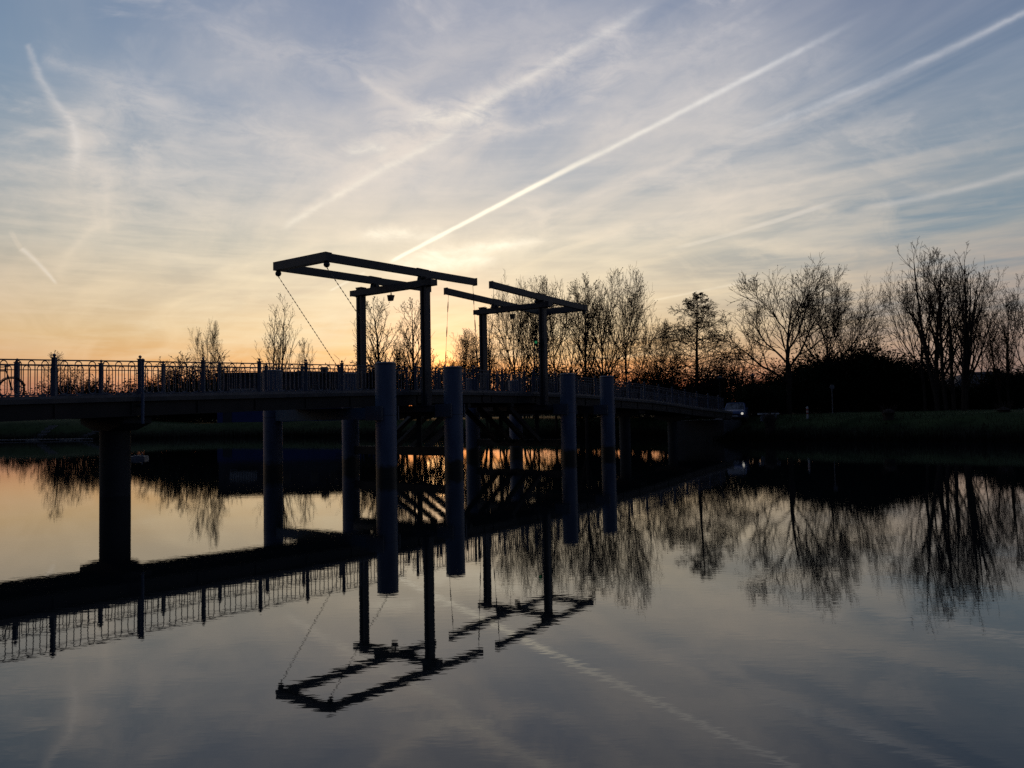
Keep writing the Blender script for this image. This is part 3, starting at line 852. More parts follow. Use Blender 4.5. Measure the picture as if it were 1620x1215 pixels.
# --- portals
def portal(s, label, ladder=False):
    t = thing('lift_portal', label, 'portal', B(s, NC, 2.6), 'portals that carry the balance frames')
    zc_ = 7.71
    for n in (-21.75, -25.55):
        z0 = dz(s) - 0.55
        mp = MB()
        for sg in (-1, 1):
            mp.bar(B(s, n + sg * 0.115, z0), B(s, n + sg * 0.115, zc_ + 0.2), 0.10, 0.27, up=(SA, CA, 0))
        mp.bar(B(s, n, z0 + 0.02), B(s, n, zc_ + 0.13), 0.125, 0.15, up=(SA, CA, 0))
        p = obj('post', mp, 'beam', t)
        m = MB(); m.bar(B(s, n, zc_ + 0.2), B(s, n, zc_ + 0.24), 0.36, 0.32, up=(SA, CA, 0)); obj('cap_plate', m, 'beam', p)
        m = MB(); m.bar(B(s, n, z0 - 0.05), B(s, n, z0 + 0.0), 0.5, 0.5, up=(SA, CA, 0)); obj('base_plate', m, 'beam', p)
    m = MB(); m.bar(B(s - 0.17, -21.25, zc_), B(s - 0.17, -26.05, zc_), 0.06, 0.25); m.bar(B(s + 0.17, -21.25, zc_), B(s + 0.17, -26.05, zc_), 0.06, 0.25)
    m.bar(B(s, -22.0, zc_), B(s, -25.3, zc_), 0.276, 0.2); m.bar(B(s, -21.5, zc_), B(s, -21.26, zc_), 0.276, 0.22); m.bar(B(s, -25.8, zc_), B(s, -26.04, zc_), 0.276, 0.22)
    obj('crossbeam', m, 'beam', t)
    # side bracket beams carrying the posts
    m = MB(); m.bar(B(s, -21.35, dz(s) - 0.70), B(s, -26.0, dz(s) - 0.70), 0.34, 0.26); obj('sill_beam', m, 'beam', t)
    return t
portal(S1, 'nearer and taller-looking portal of two dark posts and a crossbeam')
portal(S2, 'farther portal of two dark posts, in front of the bare trees')

def flood(s, n, sg, label):
    t = thing('floodlight', label, 'lamp', B(s, n, 7.1), 'lamps slung under the portal crossbeams')
    m = MB(); m.tube(B(s, n, 7.53), B(s, n, 7.42), 0.025, 0.025, 6); obj('bracket', m, 'black', t)
    m = MB()
    a = [B(s - 0.13, n - 0.12, 7.42), B(s + 0.10, n - 0.12, 7.42), B(s + 0.10, n + 0.12, 7.42), B(s - 0.13, n + 0.12, 7.42)]
    b = [B(s - 0.08, n - 0.11, 7.17), B(s + 0.02, n - 0.11, 7.17), B(s + 0.02, n + 0.11, 7.17), B(s - 0.08, n + 0.11, 7.17)]
    m.quadbox(b, a); obj('housing', m, 'black', t)
flood(S1, -23.7, 1, 'small dark lamp hanging under the near portal crossbeam')
flood(S2, -23.6, 1, 'small dark lamp hanging under the far portal crossbeam')

# --- balance frames
def balance(s_h, s_rear, s_tip, z_rear, z_hinge, z_tip, label):
    t = thing('balance_frame', label, 'balance frame', B(s_h, NC, 7.8), 'balance frames on top of the portals')
    sg = 1 if s_tip > s_h else -1
    for n in (-21.95, -24.72):
        m = MB()
        m.bar(B(s_rear, n, z_rear), B(s_h, n, z_hinge), 0.21, 0.29)
        m.bar(B(s_h, n, z_hinge - 0.001), B(s_tip, n, z_tip), 0.208, 0.288)
        d_ = 1 if s_tip > s_h else -1
        m.bar(B(s_tip, n, z_tip), B(s_tip + d_ * 0.025, n, z_tip), 0.25, 0.34)
        m.bar(B(s_h - 0.35, n, z_hinge + 0.146), B(s_h + 0.35, n, z_hinge + 0.146), 0.25, 0.03)
        bm_ = obj('beam', m, 'beam', t)
        m = MB()
        # bearing block with sloping cheeks
        zb = 7.836
        pr = [(-0.30, zb), (0.16, zb), (0.10, z_hinge - 0.12), (-0.16 * 1, z_hinge - 0.12)]
        for (q0, q1) in ((n - 0.10, n - 0.03), (n + 0.03, n + 0.10)):
            m.quadbox([B(s_h + p * -sg, q0, z) for p, z in pr], [B(s_h + p * -sg, q1, z) for p, z in pr])
        m.bar(B(s_h, n - 0.17, (zb + z_hinge - 0.12) / 2), B(s_h, n + 0.17, (zb + z_hinge - 0.12) / 2), 0.1, 0.1)
        obj('hinge_bracket', m, 'beam', t)
        m = MB(); m.ball(B(s_rear + sg * 0.14, n, z_rear - 0.25), 0.12, 8); m.bar(B(s_rear + sg * 0.14, n, z_rear - 0.2), B(s_rear + sg * 0.14, n, z_rear - 0.14), 0.1, 0.1)
        obj('chain_shackle', m, 'chain', t)
    m = MB(); m.bar(B(s_rear + sg * 0.14, -21.83, z_rear + 0.02), B(s_rear + sg * 0.14, -24.84, z_rear + 0.02), 0.30, 0.32)
    obj('counterweight_beam', m, 'beam', t)
    return t
balance(S1, 18.78, 27.5, 8.04, 8.16, 8.24, 'nearer balance frame of two long beams and a rear cross beam against the open sky')
balance(S2, 37.2, 28.72, 8.02, 8.14, 8.27, 'farther balance frame whose beams point left toward the nearer frame')

def chain(p0, p1, label, name='hoist_chain', link=0.17, fat=0.022, thin=0.008, group='hoist chains', duty=0.55):
    m = MB()
    p0 = Vector(p0); p1 = Vector(p1); L_ = (p1 - p0).length; k = int(L_ / link)
    m.tube(p0, p1, thin, thin, 5)
    for i in range(k):
        a = p0.lerp(p1, (i + 0.5 - duty / 2) / k); b = p0.lerp(p1, (i + 0.5 + duty / 2) / k)
        c_ = a.lerp(b, 0.5)
        m.tube(a, c_, fat * 0.6, fat, 5); m.tube(c_, b, fat, fat * 0.6, 5)
    return tag(obj(name, m, 'chain'), label, 'chain', group)
zd = dz(S1)
chain(B(18.9, -24.72, 7.70), B(23.2, -25.25, zd + 0.1), 'thin chain slanting from the far rear end of the nearer frame to the deck')
chain(B(18.9, -21.95, 7.70), B(23.2, -21.9, zd - 0.08), 'thin chain slanting from the near rear end of the nearer frame toward the left post')
m_ = dz(SM)
ch = dict(name='hanger_rod', link=0.98, fat=0.028, thin=0.008, group='hanger rods from the beam tips', duty=0.42)
chain(B(27.35, -21.95, 8.08), B(27.95, -22.17, m_ + 0.02), 'hanger rod from the right tip of the nearer balance frame', **ch)
chain(B(27.35, -24.72, 8.08), B(27.95, -25.3, m_ + 0.02), 'hanger rod hidden behind the right post of the near portal', **ch)
chain(B(28.9, -21.95, 8.12), B(28.68, -22.17, m_ + 0.02), 'hanger rod from the higher left tip of the farther balance frame', **ch)
chain(B(28.9, -24.72, 8.12), B(28.68, -24.9, m_ + 0.02), 'hanger rod from the lower left tip of the farther balance frame', **ch)

# --- ladder and signal on the far portal
ls, ln = S2 - 0.32, -21.95
t = thing('access_ladder', 'narrow ladder on the left side of the far portal near post', 'ladder', B(ls, ln, 3.2))
m = MB()
for sg in (-0.13, 0.13): m.bar(B(ls, ln + sg, 3.3), B(ls, ln + sg, 5.6), 0.04, 0.04)
obj('side_rails', m, 'steel', t)
m = MB()
for k in range(9): m.tube(B(ls, ln - 0.13, 3.5 + 0.25 * k), B(ls, ln + 0.13, 3.5 + 0.25 * k), 0.014, 0.014, 6)
for zz in (3.6, 5.4):
    for sg in (-0.13, 0.13): m.bar(B(ls + 0.02, ln + sg, zz), B(ls + 0.2, ln + sg + 0.03, zz), 0.02, 0.03)
obj('rungs', m, 'kerb', t)
t = thing('signal_lamp', 'small green signal lamp on the far portal near post', 'signal', B(ls - 0.02, ln, 5.65))
m = MB(); m.bar(B(ls - 0.02, ln, 5.65), B(ls - 0.02, ln, 6.0), 0.2, 0.2); m.bar(B(ls + 0.08, ln, 5.8), B(ls + 0.16, ln, 5.8), 0.06, 0.06); obj('housing', m, 'black', t)
m = MB(); q = Vector(B(ls - 0.02, ln, 5.82)); dq = Vector((q.x, q.y, 0)).normalized() * -1
m.tube(q + dq * 0.10, q + dq * 0.16, 0.07, 0.05, 10); obj('lens', m, 'green_lamp', t)

# ================================================================== things on and near the bridge
def bicycle(c0, c1, zb, label):
    """c0 front hub xy, c1 rear hub xy"""
    R = 0.335
    f_ = Vector((c0[0], c0[1], zb + R + 0.02)); r_ = Vector((c1[0], c1[1], zb + R + 0.02))
    d = (f_ - r_).normalized(); up = Vector((0, 0, 1)); ax = d.cross(up)
    t = thing('bicycle', label, 'bicycle', (r_.x, r_.y, zb))
    for nm, c_ in (('wheel', f_), ('wheel', r_)):
        m = MB(); m.ring(c_, ax, R, 0.021, 30, 6); wv = obj(nm, m, 'rubber', t)
        m = MB()
        for k in range(14):
            a = 2 * math.pi * k / 14
            m.tube(c_, c_ + (d * math.cos(a) + up * math.sin(a)) * R, 0.0035, 0.0035, 3)
        m.tube(c_ - ax * 0.05, c_ + ax * 0.05, 0.025, 0.025, 8)
        m.ring(c_, ax, R - 0.025, 0.008, 24, 4)
        obj('spokes', m, 'kerb', wv)
    bb = r_ + d * 0.45 + up * -0.03
    st = r_ + d * 0.28 + up * 0.50
    hd = f_ + d * -0.15 + up * 0.52
    hl = f_ + d * -0.08 + up * 0.34
    m = MB()
    for a, b_ in ((bb, st), (bb, hl), (st, hd), (hd, hl), (r_, bb), (r_, st)): m.tube(a, b_, 0.017, 0.017, 8)
    obj('frame', m, 'black', t)
    m = MB(); m.tube(hl, f_ + ax * 0.05, 0.014, 0.012, 8); m.tube(hl, f_ - ax * 0.05, 0.014, 0.012, 8); obj('fork', m, 'black', t)
    m = MB(); g_ = hd + up * 0.12
    m.tube(hd, g_, 0.014, 0.014, 8); m.path([g_ - ax * 0.28 - d * 0.14, g_ - ax * 0.2, g_ + ax * 0.2, g_ + ax * 0.28 - d * 0.14], 0.013, 8); obj('handlebar', m, 'black', t)
    m = MB(); sp = st + (st - bb).normalized() * 0.14
    m.tube(st, sp, 0.013, 0.013, 8); m.bar(sp - d * 0.13 + up * 0.02, sp + d * 0.10 + up * 0.02, 0.12, 0.05); m.bar(sp + d * 0.10 + up * 0.02, sp + d * 0.17 + up * 0.015, 0.05, 0.04); obj('saddle', m, 'rubber', t)
    m = MB()
    for c_ in (f_, r_):
        pts = [c_ + (d * math.cos(a) + up * math.sin(a)) * (R + 0.035) for a in [math.radians(x) for x in range(15, 170, 18)]]
        for a, b_ in zip(pts[:-1], pts[1:]): m.bar(a, b_, 0.05, 0.008)
    obj('mudguards', m, 'black', t)
    m = MB(); m.ring(bb, ax, 0.09, 0.01, 18, 4); m.tube(bb, bb + d * 0.12 - up * 0.12, 0.01, 0.01, 6); m.tube(bb - ax * 0.02, bb - d * 0.12 + up * 0.12, 0.01, 0.01, 6); obj('crank', m, 'black', t)
    return t
bicycle(B(9.65, -24.6, 0)[:2], B(8.6, -24.6, 0)[:2], dz(9.1), 'dark bicycle at the left edge of the photo, parked behind the near railing')

# car at the bank end of the bridge
def car(loc, heading, label):
    t = thing('parked_car', label, 'car', loc)
    u = Vector((math.cos(heading), math.sin(heading), 0)); v = Vector((-u.y, u.x, 0)); o = Vector(loc)
    def P(x, y, z): return tuple(o + u * x + v * y + Vector((0, 0, z)))
    # body: stations along the length, from rear (-2.1) to front (2.1)
    st = [(-2.1, 0.45, 0.95, 0.80), (-2.0, 0.32, 1.05, 0.86), (-1.4, 0.28, 1.08, 0.88), (0.0, 0.28, 1.03, 0.89), (1.0, 0.28, 1.0, 0.88), (1.7, 0.30, 0.92, 0.86), (2.02, 0.34, 0.80, 0.80), (2.1, 0.42, 0.66, 0.74)]
    m = MB(); i0 = 0; ringn = 8
    for (x, zb, zt, hw) in st:
        pts = [(-hw + 0.06, zb), (-hw, zb + 0.12), (-hw, zt - 0.16), (-hw + 0.1, zt), (hw - 0.1, zt), (hw, zt - 0.16), (hw, zb + 0.12), (hw - 0.06, zb)]
        m.v += [P(x, y, z) for y, z in pts]
    for k in range(len(st) - 1):
        for j in range(ringn):
            m.f.append((k * ringn + j, k * ringn + (j + 1) % ringn, (k + 1) * ringn + (j + 1) % ringn, (k + 1) * ringn + j))
    m.f.append(tuple(range(ringn))); m.f.append(tuple((len(st) - 1) * ringn + j for j in range(ringn))[::-1])
    obj('body', m, 'carblue', t, smooth=True)
    cab = [(-1.95, 1.03, 0.74), (-1.55, 1.44, 0.62), (0.25, 1.50, 0.62), (1.05, 1.0, 0.76)]
    m = MB()
    lo_ = [P(-1.98, -0.78, 1.0), P(1.12, -0.78, 0.98), P(1.12, 0.78, 0.98), P(-1.98, 0.78, 1.0)]
    hi_ = [P(-1.55, -0.62, 1.47), P(0.25, -0.62, 1.49), P(0.25, 0.62, 1.49), P(-1.55, 0.62, 1.47)]
    m.quadbox(lo_, hi_); obj('cabin', m, 'glass', t)
    m = MB(); m.quadbox([P(-1.57, -0.64, 1.472), P(0.27, -0.64, 1.492), P(0.27, 0.64, 1.492), P(-1.57, 0.64, 1.472)], [P(-1.5, -0.55, 1.52), P(0.2, -0.55, 1.54), P(0.2, 0.55, 1.54), P(-1.5, 0.55, 1.52)])
    for sg in (-1, 1):
        m.bar(P(1.12, sg * 0.785, 0.99), P(0.25, sg * 0.635, 1.5), 0.06, 0.05); m.bar(P(-1.98, sg * 0.785, 1.0), P(-1.55, sg * 0.635, 1.48), 0.06, 0.08); m.bar(P(-0.5, sg * 0.79, 1.0), P(-0.5, sg * 0.635, 1.5), 0.06, 0.05)
    obj('roof', m, 'carblue', t)
    for x in (1.32, -1.32):
        for sg in (-1, 1):
            m = MB(); m.tube(P(x, sg * 0.70, 0.31), P(x, sg * 0.905, 0.31), 0.31, 0.31, 20); wv = obj('wheel', m, 'rubber', t)
            m = MB(); m.tube(P(x, sg * 0.906, 0.31), P(x, sg * 0.915, 0.31), 0.2, 0.18, 14); obj('rim', m, 'kerb', wv)
    for sg in (-1, 1):
        m = MB(); m.tube(P(2.05, sg * 0.60, 0.66), P(2.13, sg * 0.60, 0.66), 0.10, 0.09, 12); obj('headlight', m, 'headlight', t)
        m = MB(); m.bar(P(0.85, sg * 0.86, 1.05), P(0.85, sg * 1.0, 1.08), 0.08, 0.13); obj('mirror', m, 'carblue', t)
    m = MB(); m.bar(P(2.12, -0.26, 0.48), P(2.12, 0.26, 0.48), 0.01, 0.11); obj('number_plate', m, 'white', t)
    m = MB(); m.bar(P(2.06, -0.62, 0.34), P(2.06, 0.62, 0.34), 0.14, 0.1); m.bar(P(2.085, -0.4, 0.60), P(2.085, 0.4, 0.60), 0.03, 0.08); obj('grille', m, 'black', t)
    return t
cx, cy = at(1163, 64.0)[:2]
car((cx, cy, ground_z(cx, cy) + 0.07), math.atan2(-cy, -cx) - 0.06, 'dark blue car with two lit headlights at the bank end of the bridge')

def slab_bench(px, d, label):
    x, y, _ = at(px, d); z = ground_z(x, y)
    t = thing('concrete_bench', label, 'bench', (x, y, z))
    m = MB(); m.box(x - 0.78, x + 0.78, y - 0.25, y + 0.25, z + 0.44, z + 0.55); obj('seat', m, 'white', t)
    for sx in (-0.5, 0.5):
        m = MB(); m.box(x + sx - 0.1, x + sx + 0.1, y - 0.2, y + 0.2, z - 0.1, z + 0.44); obj('leg', m, 'concrete', t)
slab_bench(1214, 62, 'pale slab bench on the grass right of the parked car')

def bollard(px, d, label):
    x, y, _ = at(px, d); z = ground_z(x, y)
    t = thing('striped_bollard', label, 'bollard', (x, y, z))
    m = MB(); m.tube((x, y, z - 0.2), (x, y, z + 0.85), 0.075, 0.075, 12); p = obj('shaft', m, 'white', t)
    for zz in (0.35, 0.62):
        m = MB(); m.tube((x, y, z + zz), (x, y, z + zz + 0.12), 0.078, 0.078, 12); obj('band', m, 'red', p)
    m = MB(); m.lathe((x, y, z + 0.85), [(0.085, 0), (0.085, 0.03), (0.03, 0.07)], 12); obj('cap', m, 'white', t)
bollard(1276, 60, 'short white and red striped bollard beside the path on the right bank')

def sign(px, d, ytop, label):
    x, y, _ = at(px, d); z = ground_z(x, y); zt = z_of(px, ytop, d)
    t = thing('road_sign', label, 'sign', (x, y, z))
    m = MB(); m.tube((x, y, z - 0.3), (x, y, zt - 0.05), 0.035, 0.035, 10); obj('pole', m, 'kerb', t)
    m = MB(); m.tube((x, y - 0.04, zt - 0.16), (x, y - 0.06, zt - 0.16), 0.19, 0.19, 20); p = obj('sign_plate', m, 'kerb', t)
    m = MB(); m.bar((x - 0.08, y - 0.03, zt - 0.16), (x + 0.08, y - 0.03, zt - 0.16), 0.03, 0.05); obj('clamp', m, 'kerb', t)
sign(1316, 62, 609, 'round sign on a thin grey pole on the right bank lawn')

def lamp_post(px, d, ytop, label):
    x, y, _ = at(px, d); z = ground_z(x, y); zt = z_of(px, ytop, d)
    t = thing('street_lamp', label, 'street lamp', (x, y, z), 'lamps along the path behind the bank')
    m = MB(); m.tube((x, y, z - 0.3), (x, y, zt - 0.55), 0.06, 0.04, 10); m.tube((x, y, z), (x, y, z + 0.6), 0.09, 0.085, 10); obj('pole', m, 'black', t)
    m = MB(); m.lathe((x, y, zt - 0.55), [(0.05, 0), (0.12, 0.05), (0.16, 0.3)], 12); obj('lantern', m, 'glass', t)
    m = MB(); m.lathe((x, y, zt - 0.25), [(0.27, 0), (0.25, 0.05), (0.08, 0.18), (0.02, 0.25)], 14); obj('hat', m, 'black', t)
lamp_post(1139, 70, 594, 'path lamp with a hat left of the parked car')
lamp_post(1191, 70, 590, 'path lamp with a hat right of the parked car')

# white float on the water by the left pier
x, y, _ = at(219, 47)
t = thing('mooring_float', 'small white float on the water right of the wide pier', 'float', (x, y, 0))
m = MB(); m.quadbox([(x - 0.5, y - 0.3, -0.1), (x + 0.5, y - 0.3, -0.1), (x + 0.5, y + 0.3, -0.1), (x - 0.5, y + 0.3, -0.1)], [(x - 0.46, y - 0.26, 0.17), (x + 0.46, y - 0.26, 0.17), (x + 0.46, y + 0.26, 0.17), (x - 0.46, y + 0.26, 0.17)])
obj('hull', m, 'kerb', t)
m = MB(); m.tube((x + 0.2, y, 0.17), (x + 0.2, y, 0.33), 0.04, 0.04, 8); m.bar((x - 0.3, y, 0.20), (x + 0.1, y, 0.20), 0.25, 0.05); obj('cleat', m, 'kerb', t)

# pale steps on the left bank and low jetty edge
def steps(pa, pb, k, label):
    t = thing('bank_steps', label, 'steps', (*at(pa[0], pa[1])[:2], 0), 'pale steps on the left bank')
    for i in range(k):
        f = i / (k - 1)
        px = pa[0] + (pb[0] - pa[0]) * f; d = pa[1] + (pb[1] - pa[1]) * f
        x, y, _ = at(px, d); z = max(0.0, ground_z(x, y)) + 0.10
        m = MB(); m.box(x - 0.55, x + 0.55, y - 0.3, y + 0.3, z - 0.35, z); obj('step', m, 'concrete', t)
steps((46, 103.8), (84, 109), 8, 'pale concrete steps at the far left bank, the left flight')
steps((98, 102.5), (160, 108), 10, 'pale concrete steps at the far left bank, the flight nearer the wide pier')
t = thing('jetty_edge', 'low pale jetty edge along the water at the far left', 'jetty', (*at(60, 101)[:2], 0))
m = MB(); a = at(-40, 102.5); b_ = at(145, 101); m.bar((a[0], a[1], 0.16), (b_[0], b_[1], 0.16), 0.5, 0.12); obj('walkway', m, 'kerb', t)
for k in range(8):
    p = Vector(a).lerp(Vector(b_), k / 7); m = MB(); m.tube((p.x, p.y, -1.5), (p.x, p.y, 0.1), 0.1, 0.1, 8); obj('leg', m, 'wood', t)

# ================================================================== buildings
def warehouse():
    d = 122.0
    x0 = at(343, d)[0]; x1 = at(602, d)[0]; y0, y1 = d, d + 16
    zg = 1.7
    zl = z_of(345, 590, d)
    t = thing('warehouse', 'long low building with a blue lower wall behind the bridge on the far bank', 'building', ((x0 + x1) / 2, d, zg))
    m = MB(); m.box(x0, x1, y0, y1, zg - 1.0, 4.2); w_ = obj('wall', m, 'bluewall', t)
    m = MB(); m.box(x0 + 0.15, x1 - 0.15, y0 + 0.15, y1 - 0.15, 4.2, zl - 0.4); obj('upper_wall', m, 'darkwall', t)
    m = MB()
    xm = at(470, d)[0]
    m.box(x0 - 0.3, xm, y0 - 0.4, y1 + 0.3, zl - 0.4, zl)
    zr = z_of(600, 590, d)
    m.quadbox([(xm + 0.003, y0 - 0.4, zl - 0.4), (x1 + 0.3, y0 - 0.4, zr - 0.4), (x1 + 0.3, y1 + 0.3, zr - 0.4), (xm + 0.003, y1 + 0.3, zl - 0.4)],
              [(xm + 0.003, y0 - 0.4, zl + 0.1), (x1 + 0.3, y0 - 0.4, zr + 0.05), (x1 + 0.3, y1 + 0.3, zr + 0.05), (xm + 0.003, y1 + 0.3, zl + 0.1)])
    r_ = obj('roof', m, 'roof', t)
    m = MB(); xc = at(507, d)[0]; m.box(xc - 0.5, xc + 0.5, y0 + 2, y0 + 3, zl, zl + 0.8); obj('chimney', m, 'darkwall', r_)
    for (pa, pb) in ((372, 380), (388, 396), (424, 436), (446, 458), (490, 502), (520, 532), (548, 560)):
        xa, xb = at(pa, d)[0], at(pb, d)[0]
        m = MB(); m.box(xa, xb, y0 + 0.08, y0 + 0.2, 6.0, 7.6); f_ = obj('window', m, 'kerb', t)
        m = MB(); m.box(xa + 0.08, xb - 0.08, y0 + 0.05, y0 + 0.078, 6.08, 7.52); obj('pane', m, 'glass', f_)
    xa, xb = at(367, d)[0], at(408, d)[0]
    m = MB()
    m.bar((xa, y0 - 1.0, 7.0), (xb, y0 - 1.0, 7.0), 0.08, 0.08); m.bar((xa, y0 - 1.0, 6.05), (xb, y0 - 1.0, 6.05), 0.08, 0.08)
    k = 16
    for i in range(k + 1):
        xx = xa + (xb - xa) * i / k; m.bar((xx, y0 - 1.0, 6.09), (xx, y0 - 1.0, 6.96), 0.09, 0.05)
    m.box(xa, xb, y0 - 1.05, y0 + 0.14, 5.85, 5.97)
    obj('balcony', m, 'white', t)
    m = MB(); m.box(at(352, d)[0], at(366, d)[0], y0 - 0.05, y0 - 0.003, zg - 0.4, 3.6); obj('door', m, 'darkwall', t)
warehouse()

def house(px, d, w_, dep, zr_px, ze_px, label):
    x, y, _ = at(px, d); zg = 1.8
    zr = z_of(px, zr_px, d); ze = z_of(px, ze_px, d)
    t = thing('house', label, 'house', (x, y, zg))
    m = MB(); m.box(x - w_ / 2, x + w_ / 2, y, y + dep, zg - 0.5, ze); obj('wall', m, 'brick', t)
    m = MB()
    a = [(x - w_ / 2 - 0.4, y - 0.4, ze - 0.1), (x + w_ / 2 + 0.4, y - 0.4, ze - 0.1), (x + w_ / 2 + 0.4, y + dep + 0.4, ze - 0.1), (x - w_ / 2 - 0.4, y + dep + 0.4, ze - 0.1)]
    m.v += a + [(x - w_ * 0.16, y + dep / 2, zr), (x + w_ * 0.16, y + dep / 2, zr)]
    m.f += [(3, 2, 1, 0), (0, 1, 5, 4), (2, 3, 4, 5), (1, 2, 5), (3, 0, 4)]
    r_ = obj('roof', m, 'roof', t)
    m = MB(); m.box(x + w_ * 0.1, x + w_ * 0.1 + 0.6, y + dep / 2 - 0.3, y + dep / 2 + 0.3, zr - 0.9, zr + 0.35); obj('chimney', m, 'brick', r_)
    for k in (-0.3, 0.0, 0.3):
        xx = x + w_ * k
        m = MB(); m.box(xx - 0.6, xx + 0.6, y - 0.06, y + 0.02, zg + 0.9, zg + 2.2); f_ = obj('window', m, 'white', t)
        m = MB(); m.box(xx - 0.52, xx + 0.52, y - 0.08, y - 0.063, zg + 0.98, zg + 2.12); obj('pane', m, 'glass', f_)
    m = MB(); m.box(x + w_ * 0.14, x + w_ * 0.14 + 0.95, y - 0.05, y - 0.003, zg, zg + 2.1); obj('door', m, 'darkwall', t)
house(1590, 92, 12.5, 8, 585, 612, 'low house with a hipped roof behind the trees at the right edge')

# ================================================================== trees
def segs_mesh(name, P0, P1, R0, R1, k, extra=None):
    P0 = np.asarray(P0, float); P1 = np.asarray(P1, float); R0 = np.asarray(R0, float); R1 = np.asarray(R1, float)
    n = len(P0)
    d = P1 - P0; d /= np.maximum(np.linalg.norm(d, axis=1, keepdims=True), 1e-6)
    up = np.where(np.abs(d[:, 2:3]) > 0.9, np.array([[1.0, 0, 0]]), np.array([[0, 0, 1.0]]))
    a = np.cross(d, up); a /= np.linalg.norm(a, axis=1, keepdims=True); b = np.cross(a, d)
    ang_ = 2 * np.pi * np.arange(k) / k
    ca, sa = np.cos(ang_)[None, :, None], np.sin(ang_)[None, :, None]
    off = a[:, None, :] * ca + b[:, None, :] * sa
    V = np.concatenate([P0[:, None, :] + off * R0[:, None, None], P1[:, None, :] + off * R1[:, None, None]], 1)  # n,2k,3
    V = V.reshape(-1, 3)
    j = np.arange(k); jn = (j + 1) % k
    q = np.stack([j, jn, k + jn, k + j], 1)
    Fq = (q[None] + (np.arange(n) * 2 * k)[:, None, None]).reshape(-1, 4)
    if extra is not None:
        ev, ef = extra
        Fq = np.concatenate([Fq, ef + len(V)]); V = np.concatenate([V, ev])
    me = bpy.data.meshes.new(name)
    me.vertices.add(len(V)); me.vertices.foreach_set('co', V.ravel().astype(np.float32))
    me.loops.add(len(Fq) * 4); me.loops.foreach_set('vertex_index', Fq.ravel().astype(np.int32))
    me.polygons.add(len(Fq)); me.polygons.foreach_set('loop_start', (np.arange(len(Fq)) * 4).astype(np.int32))
    me.polygons.foreach_set('loop_total', np.full(len(Fq), 4, np.int32))
    me.update(); me.validate()
    return me

def leaf_quads(rng, pts, size, flat=0.0):
    pts = np.asarray(pts, float); n = len(pts)
    u = rng.randn(n, 3); u /= np.linalg.norm(u, axis=1, keepdims=True)
    w_ = rng.randn(n, 3); w_ -= u * (u * w_).sum(1, keepdims=True); w_ /= np.linalg.norm(w_, axis=1, keepdims=True)
    s = size * (0.6 + 0.8 * rng.rand(n, 1))
    V = np.stack([pts - u * s * 0.6, pts - w_ * s * 0.35, pts + u * s * 0.6, pts + w_ * s * 0.35], 1).reshape(-1, 3)
    Fq = np.arange(4 * n).reshape(-1, 4)
    return V, Fq

def unit(v): return v / max(1e-9, np.linalg.norm(v))
def tilt(rng, d, ang_, az=None):
    a = unit(np.cross(d, [0.3, 0.2, 0.93] if abs(d[2]) < 0.9 else [1, 0, 0.1])); b = np.cross(d, a)
    az = rng.uniform(0, 2 * math.pi) if az is None else az
    return unit(d * math.cos(ang_) + (a * math.cos(az) + b * math.sin(az)) * math.sin(ang_))

class Tree:
    def __init__(self, seed):
        self.rng = np.random.RandomState(seed)
        self.big = []; self.twig = []; self.tips = []
    def limb(self, p, d, length, r, level, cfg):
        rng = self.rng
        c = cfg[min(level, len(cfg) - 1)]
        n = c['seg']
        step = length / n
        pts = [p]; rr = [r]; dirs = [d]
        az = rng.uniform(0, 6.28)
        for i in range(n):
            d = unit(d + rng.randn(3) * c['wander'] + np.array([0, 0, c['up']]))
            p = p + d * step
            pts.append(p); dirs.append(d)
            rr.append(max(c.get('rmin', 0.008), r * (1 - (i + 1) / n) ** c.get('tp', 0.8) + c.get('rend', 0.006)))
        (self.big if r > 0.05 else self.twig).extend([(pts[i], pts[i + 1], rr[i], rr[i + 1]) for i in range(n)])
        if level >= len(cfg) - 1:
            self.tips.append(pts[-1])
            if rng.rand() < 0.6: self.tips.append(pts[max(0, n - 1)] + rng.randn(3) * 0.05)
            return
        k = c['kids']
        k = int(k * rng.uniform(0.8, 1.2) + 0.5)
        for j in range(k):
            f = c['f0'] + (c.get('f1', 1.0) - c['f0']) * ((j + rng.rand()) / k)
            x = min(f * n, n - 1e-3); i = int(x); q = x - i
            pos = pts[i] * (1 - q) + pts[i + 1] * q
            dd = dirs[min(i + 1, n)]
            az += 2.4 + rng.uniform(-0.5, 0.5)
            an = math.radians(rng.uniform(*c['ang']))
            nd = tilt(rng, dd, an, az)
            ln = length * c['len'](f) * rng.uniform(0.75, 1.25)
            rad_ = max(0.010, min(rr[i] * 0.75, c.get('rk', 0.5) * rr[i]))
            self.limb(pos, nd, ln, rad_, level + 1, cfg)

